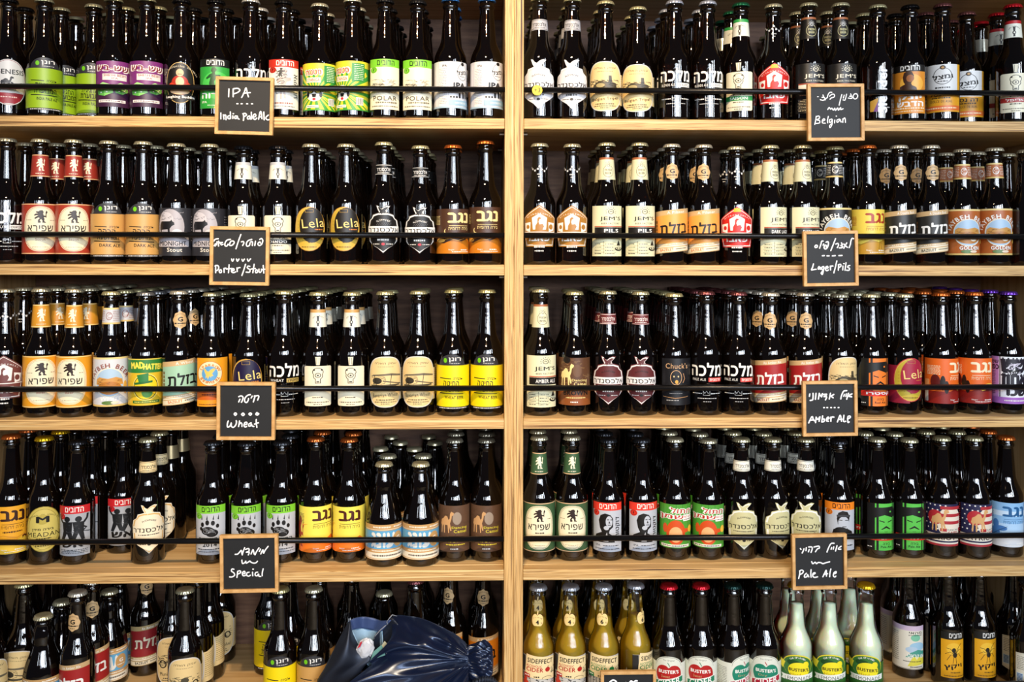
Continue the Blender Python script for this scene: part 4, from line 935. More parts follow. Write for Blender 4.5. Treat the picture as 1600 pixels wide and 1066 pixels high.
STUFF = []      # (x, y, z, height, kind, cap colour, neck colour) of the rows too far back to pick apart
NECKC = {'lion_red': '9c3226', 'lion_yellow': 'd2922a', 'lion_green': '3c5c3c', 'alex_black': '3a3a3a', 'alex_white': 'b4b4ba', 'alex_maroon': '6c2e30',
         'alex_cream': 'e4cf9e', 'alex_olive': 'f1f0e2', 'jems_pils': 'dcd9b4', 'jems_dark': 'dcd9b4', 'jems_amber': 'dcd9b4', 'tay_golden': 'b0683c', 'tay_dark': '1a1a1c', 'tay_white': 'c4c6cc',
         'galil_green': 'e4e4d4', 'galil_red': 'e4e4d4', 'galil_stout': 'e4e4d4', 'galil_wheat': 'e4e4d4'}

def bay(shelf, z, rows, group, y0=1.692, pitch=.0655, nrows=5):
    """rows: (design, picture x of the body, picture y of the cap top, label turn in degrees, rows deep, extra depth)"""
    cnt = {}
    for r in rows: cnt[r[0]] = cnt.get(r[0], 0) + 1
    seen = {}
    for r in rows:
        key, px, py = r[:3]; turn = r[3] if len(r) > 3 else 0; n = r[4] if len(r) > 4 else nrows; dy = r[5] if len(r) > 5 else 0
        d = DES[key]; y = y0 + dy
        p = W(px, 420, y); zt = W(px, py, y).z
        h = zt - z
        std = .1862 if d['kind'] == 'stub' else .2308
        h = min(max(h, std * .95), std * 1.06)
        i = seen.get(key, 0); seen[key] = i + 1; m = cnt[key]
        o = '' if m == 1 else ', ' + ORD[m][i]; so = '' if m == 1 else SHORT[m][i] + ' '
        noun = {'cider': '', 'lemonade': ''}.get(d['liquid'], 'bottle, ')
        lab = f"{noun}{d['phrase']}{o}, {shelf}"
        bottle(key, p.x, y, z, h, camera_turn(p.x, y) + R_(turn), lab, group)
        for k in range(1, n):
            yy = y + k * pitch
            if yy > YB - .033: break
            xx = p.x + random.uniform(-.0022, .0022); yj = yy + random.uniform(-.003, .003)
            hh = h * random.uniform(.997, 1.003)
            if k == 1:
                ph = d['phrase'].split(',')[0]
                ph = ph if len(ph.split()) <= 7 else ' '.join(ph.split()[:7])
                bottle(key, xx, yj, z, hh, camera_turn(xx, yj) + R_(turn + random.uniform(-25, 25)), f"bottle right behind {so}{ph}, {shelf}", group)
            else:
                STUFF.append((xx, yj, z, hh, d['kind'], d['cap'], NECKC.get(key)))

bay('IPA shelf', SH[0], [('genesis', 11, -2, 0), ('ronen_green', 67, -2, 5), ('ronen_green', 146, 8, -8, 4, .066), ('dice', 176, -3, -4), ('dice', 227, -3), ('buddha', 282, -1, -6), ('green_dubim', 336, 0, -3),
    ('malka_plain', 391, -1, 3), ('dancer', 441, 1, 3), ('stanga', 501, 12, 0, 4, .004), ('stanga', 548, -2, -18, 4), ('polar', 601, -1, 0, 5), ('polar', 651, 1, 0, 4), ('white_ipa', 703, -3, 18, 3), ('white_ipa', 760, -3, 14, 1)], 'beer bottles on the IPA shelf')
bay('porter shelf', SH[1], [('malka_stout', 11, 216, 0), ('lion_red', 60, 217), ('lion_red', 112, 218), ('ronen_brown', 168, 220), ('ronen_brown', 222, 221), ('midnight', 274, 224, -14), ('midnight', 326, 225, -14),
    ('galil_stout', 379, 228, -10, 2), ('galil_stout', 433, 228, 0, 2), ('lela_gold', 485, 225, -6, 4), ('lela_gold', 540, 225, -8, 5), ('alex_black', 599, 222, -2, 5), ('alex_black', 659, 228, -2, 4, .004),
    ('neg_brown', 708, 227, 14, 2, .004), ('neg_brown', 755, 220, 0, 2)], 'beer bottles on the porter shelf')
bay('wheat shelf', SH[2], [('pavo_brown', 9, 451, -6), ('lion_yellow', 66, 450), ('lion_yellow', 115, 451, -16), ('tay_white', 174, 455, -14), ('hatter', 228, 456), ('baz_green', 281, 454, 10), ('sparrow', 330, 457, 4),
    ('lela_navy', 389, 458, -10), ('malka_wheat', 444, 454, 2), ('galil_wheat', 497, 456, 0, 5), ('galil_wheat', 550, 456, -4, 4), ('biplane', 602, 455, 2, 2), ('biplane', 654, 454, -2, 3), ('ronen_yellow', 708, 452, 0, 3), ('ronen_yellow', 761, 452, 0, 1)],
    'beer bottles on the wheat shelf', 1.70)
bay('special shelf', SH[3], [('neg_orange', 19, 679, -4), ('oval_gold', 69, 682, -2), ('fighters', 122, 688, -14, 4), ('fighters', 191, 690, 0, 4, .062), ('alex_cream', 232, 684, 4, 5), ('paw', 333, 689, -10, 5), ('paw', 386, 690, 0, 5), ('paw', 441, 689, -4, 5),
    ('neg_yellow', 494, 683, 20, 5), ('neg_yellow', 546, 684, -6, 5), ('stubby', 602, 720, 10, 5, -.012), ('stubby', 660, 720, 8, 5, -.012), ('camel_papa', 709, 685, 0, 4), ('camel_papa', 760, 685, 0, 4)], 'beer bottles on the special shelf', 1.722, .062)
bay('Belgian shelf', SH[0], [('alex_white', 842, -4, -4, 5), ('alex_white', 894, -3, -2, 5), ('tripel', 946, 2, -2, 4), ('tripel', 996, 16, -2, 4, .006), ('malka_blond', 1054, 1, 4, 5), ('malka_blond', 1106, 2, 4, 4), ('galil_green', 1158, 5, -8, 4), ('pavo_red', 1209, 7, 4, 1),
    ('jems_belgian', 1264, 5, 12, 5), ('jems_belgian', 1314, 5, 10, 5), ('slender', 1372, 8, 10), ('honey', 1423, 8, -4), ('asal', 1474, 6, -4, 2), ('asal', 1512, 20, 2, 4, .066), ('galil_red', 1584, 7, 10, 4)], 'beer bottles on the Belgian shelf')
bay('lager shelf', SH[1], [('pavo_gold', 843, 224, 0, 1), ('pavo_gold', 894, 225, 0, 1), ('jems_pils', 948, 223, 2, 4), ('jems_pils', 1001, 223, 6, 4), ('baz_orange', 1049, 225, 6, 4), ('baz_orange', 1099, 226, 0, 4), ('pavo_red', 1151, 229, 4, 2), ('jems_dark', 1204, 227, 28), ('jems_dark', 1255, 227, 24),
    ('tay_dark', 1305, 229, 6), ('neg_gold', 1357, 227, 26), ('baz_black', 1407, 227, 16), ('baz_black', 1459, 227, 18), ('tay_golden', 1500, 233, 14, 4), ('tay_golden', 1556, 231, 12, 4), ('malka_stout', 1604, 234, 60, 4)], 'beer bottles on the lager shelf')
bay('amber ale shelf', SH[2], [('jems_amber', 845, 451, 4, 3), ('camel_brown', 898, 455, 0, 3), ('alex_maroon', 950, 454, 2), ('alex_maroon', 1001, 455, 4), ('chucks', 1055, 458, 4), ('malka_pale', 1102, 455, 2), ('malka_pale', 1153, 456, 2), ('baz_red', 1204, 457, -4), ('baz_red', 1258, 457, 8),
    ('amber_castle', 1312, 459, 30), ('must_orange', 1361, 459, 26), ('lela_red', 1413, 459, 24), ('neg_red', 1470, 457, 62), ('neg_red', 1522, 456, 22), ('purple_white', 1575, 455, 12)], 'beer bottles on the amber ale shelf', 1.70)
bay('pale ale shelf', SH[3], [('lion_green', 843, 681, 0, 3), ('lion_green', 894, 681, 2, 3), ('doctor', 951, 685, -4), ('doctor', 1003, 685, 14), ('fatcat', 1055, 684, 4), ('fatcat', 1107, 686, 0), ('alex_olive', 1159, 684, 10), ('alex_olive', 1208, 684, 36), ('alex_olive', 1259, 684, 4),
    ('bearded', 1311, 687, 8), ('must_green', 1371, 684, 26), ('must_green', 1423, 685, 12), ('patriot', 1472, 682, 0, 4, -.006), ('patriot', 1520, 682, 26, 4, -.010), ('neg_blue', 1572, 681, 22)], 'beer bottles on the pale ale shelf', 1.722, .062)

# the bottom shelves are stocked loosely: every bottle has its own spot (design, picture x, depth, turn, what the label says)
ZB = SH[4]
def loose(rows, shelf, group):
    for key, px, y, turn, words in rows:
        p = W(px, 420, y); d = DES[key]
        h = .1862 if d['kind'] == 'stub' else .2308
        bottle(key, p.x, y, ZB, h, camera_turn(p.x, y) + R_(turn), f"{words}, {shelf}", group)
loose([('biplane', -14, 1.70, 10, 'bottle cut by the left edge, rounded cream biplane label'),
    ('biplane', 34, 1.745, -20, 'bottle with biplane sketch, second from left'),
    ('stubby', 66, 1.69, -25, 'front squat bottle with sky blue label'),
    ('stubby', 93, 1.757, -20, 'squat bottle, second in the receding line of four'),
    ('baz_red', 120, 1.695, -34, 'front bottle with red slanted label'),
    ('baz_red', 143, 1.757, -4, 'red slanted label, second in its line'),
    ('stubby', 168, 1.815, 0, 'third squat bottle with sky blue label'),
    ('stubby', 184, 1.885, 10, 'rearmost squat bottle with sky blue label'),
    ('baz_darkred', 229, 1.872, 6, 'dark red slanted label, far back behind the squat bottles'),
    ('oldcar', 271, 1.80, 0, 'car sketch label, half hidden at far left of the cars'),
    ('oldcar', 290, 1.705, 0, 'front bottle with vintage car sketch'),
    ('oldcar', 309, 1.775, -44, 'car sketch bottle, second in its receding line'),
    ('oldcar', 327, 1.845, -44, 'car sketch bottle, third in its receding line'),
    ('oldcar', 346, 1.925, -10, 'car sketch bottle, rearmost against the back'),
    ('ronen_yellow', 422, 1.87, 8, 'yellow label under grey dome, at the back'),
    ('ronen_yellow', 439, 1.705, 0, 'front bottle, yellow label under grey dome'),
    ('ronen_brown', 491, 1.705, 0, 'tan label under grey dome, left of the dark bag'),
    ('ronen_brown', 500, 1.772, 10, 'bottle right behind tan dome label bottle'),
    ('ronen_yellow', 454, 1.79, 0, 'bottle behind the front yellow dome label bottle'),
    ('malka_stout', 550, 1.785, 0, 'dark bottle behind the left end of the bag'),
    ('stubby', 601, 1.80, 20, 'squat bottle behind the bag'),
    ('malka_pale', 650, 1.745, 0, 'dark bottle standing behind the middle of the bag'),
    ('baz_amber', 706, 1.81, -30, 'bottle with round neck sticker behind the bag'),
    ('baz_amber', 757, 1.80, -6, 'amber slanted label, beside the centre divider')], 'bottom left shelf', 'beer bottles on the bottom left shelf')
loose([('cider_red', 842, 1.705, -6, 'first golden cider from left, red CIDER lettering'), ('cider_red', 892, 1.705, -6, 'second golden cider from left, red CIDER lettering'),
    ('cider_green', 944, 1.705, -10, 'third golden cider from left, green CIDER lettering'), ('cider_green', 994, 1.71, 52, 'fourth golden cider from left, label turned right'),
    ('buster_red', 1046, 1.705, 0, 'red apple label and red cap, left of the two'), ('buster_red', 1096, 1.705, 0, 'red apple label and red cap, right of the two'),
    ('buster_green', 1146, 1.705, 46, 'teal apple label turned right, dark green cap'), ('buster_green', 1195, 1.705, 6, 'teal apple label facing front, dark green cap'),
    ('lemonade', 1245, 1.705, 6, 'cloudy lemonade, left of the three in front'), ('lemonade', 1296, 1.705, 10, 'cloudy lemonade, middle of the three in front'), ('lemonade', 1354, 1.70, 2, 'cloudy lemonade with yellow cap, right of the three'),
    ('landscape', 1400, 1.895, 10, 'green landscape label, rear of the two'), ('landscape', 1421, 1.825, 10, 'green landscape label, front of the two'),
    ('honey', 1452, 1.855, 78, 'bottle with amber label seen edge-on, behind the spider bottles'),
    ('spider', 1481, 1.785, -14, 'yellow spider label, left of the two'), ('spider', 1531, 1.785, -8, 'yellow spider label, right of the two'),
    ('cream_map', 1584, 1.80, -20, 'white wavy label, behind the last bottle'), ('cream_map', 1606, 1.72, -20, 'white wavy label, cut by the right edge'),
    ('cider_red', 838, 1.775, 10, 'golden cider behind the first cider'), ('cider_red', 886, 1.775, 0, 'golden cider behind the second cider'), ('cider_green', 932, 1.775, 10, 'golden cider behind the third cider'),
    ('cider_green', 981, 1.775, -4, 'golden cider behind the fourth cider'), ('lemonade', 1226, 1.775, 0, 'cloudy lemonade, left of three in the second row'),
    ('lemonade', 1277, 1.775, 0, 'cloudy lemonade, middle of three in the second row'), ('lemonade', 1326, 1.775, 0, 'cloudy lemonade, right of three in the second row')], 'bottom right shelf', 'bottles on the bottom right shelf')
for px, y0 in ((-10, 1.78), (40, 1.79), (290, 1.9), (60, 1.86), (110, 1.86), (140, 1.93), (1046, 1.775), (1096, 1.775), (1146, 1.775), (1192, 1.775), (838, 1.84), (886, 1.84), (930, 1.84), (980, 1.84), (600, 1.9), (650, 1.82), (700, 1.9), (755, 1.9), (550, 1.9), (1530, 1.86), (1470, 1.87), (1600, 1.88), (500, 1.9), (1400, 1.96)):
    p = W(px, 420, y0)
    while True:
        sh = .038 * (756 - px) * ((y0 - 1.70) / .065)
        x = p.x
        STUFF.append((x, y0, ZB, .229, 'long', '3a3a38', None)); y0 += .068
        if y0 > YB - .033 or px in (290, 60, 110, 140, 1400): break

# bottles stand side by side without touching through one another: push any overlapping pair apart
def settle():
    items = [[q[1], q[2], q[3], .0346 if DES[q[0]]['kind'] == 'stub' else .0307, .25 if q[2] < 1.735 else 1.0, q] for q in QUEUE]
    items += [[s[0], s[1], s[2], .0346 if s[4] == 'stub' else .0307, 2.5, s] for s in STUFF]
    mid = XL[1]
    for it in range(120):
        for i, a in enumerate(items):
            for b in items[i + 1:]:
                if abs(a[2] - b[2]) > .05 or abs(a[0] - b[0]) > .07 or abs(a[1] - b[1]) > .07: continue
                dx, dy = b[0] - a[0], b[1] - a[1]; dd = math.hypot(dx, dy) or 1e-4; ov = a[3] + b[3] - dd
                if ov <= 0: continue
                wa, wb = a[4] / (a[4] + b[4]), b[4] / (a[4] + b[4])
                a[0] -= dx / dd * ov * wa; a[1] -= dy / dd * ov * wa; b[0] += dx / dd * ov * wb; b[1] += dy / dd * ov * wb
        for a in items:
            a[1] = min(max(a[1], YE + .016 + a[3]), YB - a[3] - .001)
            if a[0] < mid: a[0] = min(a[0], XL[0] - a[3] - .001)
            else: a[0] = max(a[0], XL[2] + a[3] + .001)
    bad = set()
    for i, a in enumerate(items):
        for j in range(i + 1, len(items)):
            b = items[j]
            if j >= len(QUEUE) and j not in bad and i not in bad and abs(a[2] - b[2]) < .05 and math.hypot(a[0] - b[0], a[1] - b[1]) < a[3] + b[3] - .002: bad.add(j)
    n = len(QUEUE)
    for q, a in zip(QUEUE, items):
        make_bottle(q[0], a[0], a[1], *q[3:])
    STUFF[:] = [(a[0], a[1], *a[5][2:]) for k, a in enumerate(items[n:]) if k + n not in bad]
settle()

# all rows further back: nobody can tell these apart, so they are one object
def stuff_build():
    n = 16
    lp = {k: [PROF[k][i] for i in sel] for k, sel in (('long', (0, 2, 5, 6, 8, 10, 12, 14, 15, 18, 20, 23)), ('fat', (0, 2, 5, 6, 8, 10, 12, 14, 15, 18, 20, 23)), ('stub', (0, 2, 4, 5, 7, 9, 11, 13, 15, 18, 21, 22)))}
    vs, fs, mi, cols = [], [], [], []
    def ring(x, y, z, r):
        k = len(vs)
        for q in range(n):
            a = 2 * math.pi * q / n; vs.append((x + r * math.cos(a), y + r * math.sin(a), z))
        return k
    for x, y, z, h, kind, cap, nc in STUFF:
        h0 = .1862 if kind == 'stub' else .2308; s = h / h0; z += .0002
        pv = None
        for r, zz in lp[kind]:
            k = ring(x, y, z + zz * s, max(r, .0005)); cols += [(.01, .01, .01, 1)] * n
            if pv is not None:
                for q in range(n): fs.append((pv + q, pv + (q + 1) % n, k + (q + 1) % n, k + q)); mi.append(0)
            pv = k
        cz = .1788 if kind == 'stub' else .2237; cc = hexc(cap); pv = None
        for r, zz in ((.0164, 0), (.0158, .0035), (.0148, .0058), (.009, .0068), (.0005, .0068)):
            k = ring(x, y, z + (cz + zz) * s, r); cols += [cc] * n
            if pv is not None:
                for q in range(n): fs.append((pv + q, pv + (q + 1) % n, k + (q + 1) % n, k + q)); mi.append(1)
            pv = k
        if nc:
            cc = hexc(nc); pv = None
            for r, zz in ((RF[kind](.166) + .0004, .166), (RF[kind](.192) + .0004, .192)):
                k = ring(x, y, z + zz * s, r); cols += [cc] * n
                if pv is not None:
                    for q in range(n): fs.append((pv + q, pv + (q + 1) % n, k + (q + 1) % n, k + q)); mi.append(1)
                pv = k
    o = me_obj('bottles_in_the_rear_rows', vs, fs, [M_glass, M_capm], None, True, mi)
    at = o.data.attributes.new('Col', 'FLOAT_COLOR', 'POINT'); at.data.foreach_set('color', [c for cc in cols for c in cc])
    tag(o, 'dark bottles with crown caps filling the rear rows of all shelves', 'bottle', None, 'stuff')
stuff_build()
# ---------------------------------------------------------------- chalkboards on the rails
def smooth_line(p, m=5):
    if len(p) < 3: return p
    q = [p[0]] + p + [p[-1]]; out = []
    for i in range(1, len(q) - 2):
        a, b, c, d = (Vector(v) for v in q[i - 1:i + 3])
        for k in range(m):
            t = k / m
            out.append(tuple(.5 * (2 * b + (c - a) * t + (2 * a - 5 * b + 4 * c - d) * t * t + (3 * b - a - 3 * c + d) * t ** 3)))
    return out + [p[-1]]
def chalk(name, strokes, s, w, parent, z):
    """strokes in hundredths of the sign, drawn as flat pen lines"""
    vs, fs = [], []
    def disc(x, y, r, lay):
        k = len(vs); 
        for q in range(10): vs.append((x + r * math.cos(q * math.pi / 5), lay, y + r * math.sin(q * math.pi / 5)))
        fs.append(tuple(range(k, k + 10)))
    for st in strokes:
        p = smooth_line([(float(a), float(b)) for a, b in st])
        p = [((a - 53.3) * s, (53.3 - b) * s) for a, b in p]
        n = len(p); k0 = len(vs); z -= .00004
        for i in range(n):
            x0, y0 = p[max(i - 1, 0)]; x1, y1 = p[min(i + 1, n - 1)]
            d = math.hypot(x1 - x0, y1 - y0) or 1
            nx, ny = -(y1 - y0) / d * w / 2, (x1 - x0) / d * w / 2
            vs += [(p[i][0] + nx, z - i * 1e-6, p[i][1] + ny), (p[i][0] - nx, z - i * 1e-6, p[i][1] - ny)]
        for i in range(n - 1): fs.append((k0 + 2 * i, k0 + 2 * i + 1, k0 + 2 * i + 3, k0 + 2 * i + 2))
        disc(*p[0], w / 2, z + .00002); disc(*p[-1], w / 2, z - n * 1e-6 - .00001)
    return me_obj(name, vs, fs, M_chalk, parent)

def sign(cx, cy, size, roll, strokes, label, w=.0022, origin=None, lean=0.0):
    y = YE - .012
    c = W(cx, cy, y); a = size * y / FPX / 2 ; t = a * .115; dpt = .0065
    root = empty('chalkboard_sign', c); root.rotation_euler = (R_(lean), R_(roll), 0)
    tag(root, label, 'sign', 'chalkboard signs on the rails')
    box('board', (-a + t * .6, -.0005, -a + t * .6), (a - t * .6, .0022, a - t * .6), M_board, root, 0)
    def member(p):   # mitred frame piece: outline in x,z pushed back in y
        vs = [(x, -dpt / 2 - .002, z) for x, z in p] + [(x, dpt / 2, z) for x, z in p]
        o = me_obj('frame_strip', vs, [(0, 1, 2, 3), (7, 6, 5, 4), (0, 4, 5, 1), (1, 5, 6, 2), (2, 6, 7, 3), (3, 7, 4, 0)], M_frame, root)
        bm = bmesh.new(); bm.from_mesh(o.data); bmesh.ops.recalc_face_normals(bm, faces=bm.faces[:]); bmesh.ops.bevel(bm, geom=bm.edges[:], offset=.0005, segments=1, affect='EDGES'); bm.to_mesh(o.data); bm.free()
    i = a - t
    member([(-a, -a), (a, -a), (i, -i), (-i, -i)]); member([(a, a), (-a, a), (-i, i), (i, i)])
    member([(-a, a), (-a, -a), (-i, -i), (-i, i)]); member([(a, -a), (a, a), (i, i), (i, -i)])
    ox, oy = origin
    s = y / FPX * 100 / 106.6        # one stroke unit in metres
    dx = (ox + 50 - cx) / 100 * 106.6; dy = (oy + 50 - cy) / 100 * 106.6
    co, si = math.cos(R_(roll)), math.sin(R_(roll))
    def un(p):
        x, yy = p[0] - 53.3 + dx, p[1] - 53.3 + dy
        return (x * co + yy * si + 53.3, -x * si + yy * co + 53.3)
    chalk('chalk_lettering', [[un(p) for p in st] for st in strokes], s, w, root, -.0012)
    # wire hook that hangs the board on the steel rod
    vs, fs = tube([(0, .002, a * .30), (0, .006, a * .62), (0, .012, a * .80), (0, .020, a * .80 + .006), (0, .027, a * .80), (0, .027, a * .62)], .0009, 6)
    me_obj('hook', vs, fs, M_steel, root, True)
    return root

def dots(xs, y, r=.6): return [[(x - r, y), (x + r, y)] for x in xs]
def ringst(x, y, rx=2, ry=2): return [(x - rx, y), (x, y - ry), (x + rx, y), (x, y + ry), (x - rx, y)]
sign(382.5, 166, 89, 1.2, [[(27, 24), (26.5, 37)], [(34, 24), (34, 37)], [(34, 24), (41, 23), (45, 26), (41, 30), (35, 32)], [(48, 38), (52, 30), (55, 22), (57, 30), (59, 37)], [(51, 31), (62, 30)],
    *dots([41, 48, 57, 65], 48.5, .9), [(14, 64), (14, 73.5)], [(18, 67), (19, 74)], [(18.5, 69), (21, 67), (22.5, 70), (22.5, 75)], [(29.5, 62), (29.8, 73)], [(29.5, 68), (26, 69), (25.5, 72), (28, 73.5), (30, 71)],
    [(33.5, 68.5), (33.5, 73)], *dots([34.5], 65, .4), [(41, 69), (37.5, 69), (36.5, 72), (39, 73), (41, 70), (42, 73), (44, 74)], [(51, 65), (51.5, 71), (51, 76)], [(50, 65), (54, 64.5), (56, 67), (52, 70)], [(61, 68.5), (58, 70), (58, 73.5), (61, 73), (62, 70), (63, 74)], [(64, 62.5), (64.5, 73.5)],
    [(67, 71), (71, 69), (70.5, 65.5), (67.5, 67), (67, 72), (70, 74.5), (73, 72)], [(76, 74), (78, 63), (80, 62), (81.5, 73)], [(77, 70), (81, 70)], [(84.5, 62), (85, 75)], [(92, 67), (88.5, 70), (88, 73), (91, 75), (94, 74)]],
    'chalkboard reading IPA, India Pale Ale', origin=(333, 117))
sign(375, 400, 91, 0.7, [[(18, 24), (13, 25), (9.5, 30), (9, 35), (12, 35), (13.5, 32), (13, 36)], [(16, 29), (15, 34)], [(18.5, 28), (18.5, 36)], [(21, 30), (20, 31), (20, 31)], [(25, 30), (22.5, 31), (23, 34), (26, 33)], [(38, 25), (33, 26), (29.5, 30), (29, 35), (32, 36), (34, 33)], [(38, 30), (36, 34), (40, 35), (44, 31), (43, 28), (39, 28), (37, 31)],
    [(55, 17), (51, 28), (47, 40.5)], [(56, 29), (59, 28.5), (60, 31), (58, 35)], [(73, 25), (67, 27), (64, 32), (65, 36), (69, 35), (70, 31)], [(71, 29), (74, 29), (74, 35)], [(79, 28), (78, 35)], [(86, 25), (89, 23.5), (91, 27), (89, 33), (85, 35), (83, 32), (86, 29), (87, 31)],
    [(40, 57.5), (41.5, 61), (43.5, 57.5)], [(48, 57.5), (49.5, 61), (52, 57.5)], [(57, 58), (58.5, 61), (61, 57.5)], [(66, 57.5), (67.5, 61), (71, 57)],
    [(14, 68), (14, 80)], [(13, 69), (17, 68), (19, 71), (18, 75), (14.5, 77)], [(22, 75), (20, 77), (21, 80), (23.5, 79), (23, 75.5), (21.5, 75)], [(27.5, 73), (28, 79.5)], [(27.5, 75), (29, 72.5), (31, 72.5)], [(36, 67), (35, 80)], [(31.5, 74), (41, 73)], [(40, 77), (44, 76), (43.5, 73.5), (40.5, 75), (40, 78), (43, 80), (47, 78.5)], [(49, 72), (49.5, 78)], [(49, 75), (51, 72), (54, 71.5)],
    [(63, 66), (60, 76), (57, 84.5)], [(70, 69.5), (67, 69), (66, 72), (70, 75), (69.5, 79), (64, 79)], [(77, 66), (75, 80)], [(72, 74), (79, 73)], [(81, 75), (79, 77), (80, 80), (82.5, 79), (82, 75.5), (80.5, 75)], [(85, 74), (85, 78), (87, 79.5), (89, 77), (89, 74)], [(92, 68), (93, 80.5)], [(89.5, 75), (96, 74)]],
    'chalkboard reading Porter/Stout on the second rail', origin=(325, 351))
sign(385, 642, 89.5, 0.3, [[(41, 30), (45, 28.5), (48, 31), (47, 36), (45.5, 39)], [(43, 34), (41, 38.5)], [(60, 26.5), (55, 28), (51, 33), (51, 38), (54, 39.5), (56.5, 36), (57, 33)], [(63, 29), (61.5, 32)], [(66.5, 29), (68, 28.5), (66, 35), (65, 38.5)], [(67, 29.5), (72, 28), (74, 30), (72, 35.5)],
    ringst(35.5, 58.5), ringst(48, 59, 2.3, 2), ringst(60, 58.5, 2.3, 1.8), [(71, 56), (69, 59), (72, 60), (74, 58), (71, 57)],
    [(24, 70), (22.5, 75), (23, 80), (27, 78), (29, 73), (29, 78), (32, 80.5), (36, 77), (37.5, 72), (37, 69.5)], [(42.5, 70), (41, 79)], [(41.5, 76), (44.5, 73), (46.5, 75), (46.5, 79)], [(50, 76), (54.5, 75), (54, 72), (51, 73), (50, 78), (52, 80), (54, 79)], [(61.5, 73), (58, 75), (57.5, 78), (60.5, 78), (62, 75), (63, 78), (66, 79)], [(70, 67.5), (70, 74), (71, 80.5)], [(67, 75), (73.5, 73)]],
    'small chalkboard reading Wheat', .0023, origin=(335, 592))
sign(390, 880, 89.5, -0.7, [[(30, 38.5), (34, 38), (37, 35), (40, 32), (41, 38)], [(45.5, 27.5), (43, 34), (41.5, 39.5)], [(47, 30.5), (52, 29), (52.5, 33), (48, 35), (53, 35), (51.5, 39.5)], [(56, 38), (58, 33), (59.5, 31), (61, 38)], [(69, 28), (65, 34), (62.5, 39.5)], [(71.5, 30), (69.5, 34)], [(72, 38), (75.5, 31), (76.5, 37), (79, 32), (84, 25.5)],
    [(41, 48), (42, 53.5), (46, 52), (47.5, 49.5), (48, 53), (52, 51), (54, 49.5), (56, 51.5), (60, 53), (64, 52.5), (66.5, 50)],
    [(28, 63), (25, 62.5), (24, 66), (28, 69), (29, 73), (25, 75.5), (21, 75.5)], [(34, 67), (33.5, 72), (33, 76.5)], [(34, 66.5), (38, 65.5), (39, 68.5), (34.5, 71)], [(42, 70), (46, 70), (45.5, 66.5), (42.5, 68), (42, 72), (44, 74), (47, 73)], [(53, 68), (49.5, 69), (49, 73), (52, 74.5), (55, 73)], [(58.5, 68), (59, 74)], *dots([59.5], 63, .5), [(67, 68), (63.5, 69), (63, 73), (66, 74), (68.5, 71), (69, 74.5), (72, 75)], [(76, 62.5), (74.5, 69), (74.5, 74)]],
    'small chalkboard reading Special', .0022, origin=(340, 830))
sign(1305, 176, 90, -0.7, [*dots([23.5], 27, .5), [(32, 24), (33, 27), (30, 28), (34, 28), (35, 31), (32, 33), (27.5, 32)], [(47, 19.5), (43, 20), (40, 25), (39.5, 28), (37, 30), (35.5, 32.5)], [(43, 26), (47, 23), (51, 23), (51, 27), (46, 29), (44, 31)], [(64, 23), (61.5, 32), (59.5, 41)], [(68, 24), (66.5, 29)], [(72, 22.5), (70.5, 29), (69, 32.5), (66, 32)], [(79, 22), (80, 25), (77, 26), (81, 27), (81, 29.5), (75, 29)], [(89, 21.5), (85.5, 22), (83, 26), (85, 30), (89, 29.5), (91, 25), (89, 21.5)],
    [(40, 48.5), (42.5, 45), (45, 48), (47, 46), (49.5, 49.5), (52, 46), (53, 50), (57, 45.5), (58, 49.5), (62, 45), (62, 48.5), (66, 47)],
    [(20.5, 60), (19.5, 67), (18, 73.5)], [(20.5, 60.5), (25, 59.5), (26, 63), (21.5, 66), (26, 67), (26, 71), (20, 72)], [(30.5, 68.5), (35, 66), (33.5, 64), (31, 66.5), (31, 71), (36, 71.5)], [(41, 60), (39.5, 67), (40, 71)], [(47, 64.5), (43, 66), (43, 70), (46, 69), (48, 65.5), (47, 74), (44, 79), (43, 76), (46, 72.5)], [(52, 66), (51.5, 71)], *dots([54.5], 59.5, .4), [(60, 64.5), (56, 66), (55.5, 69.5), (58, 69), (61, 65), (62, 69), (63.5, 69)], [(65.5, 64), (65.5, 70)], [(65.5, 66.5), (68, 62.5), (69.5, 64), (70, 70)]],
    'small chalkboard reading Belgian', .0019, origin=(1255, 126))
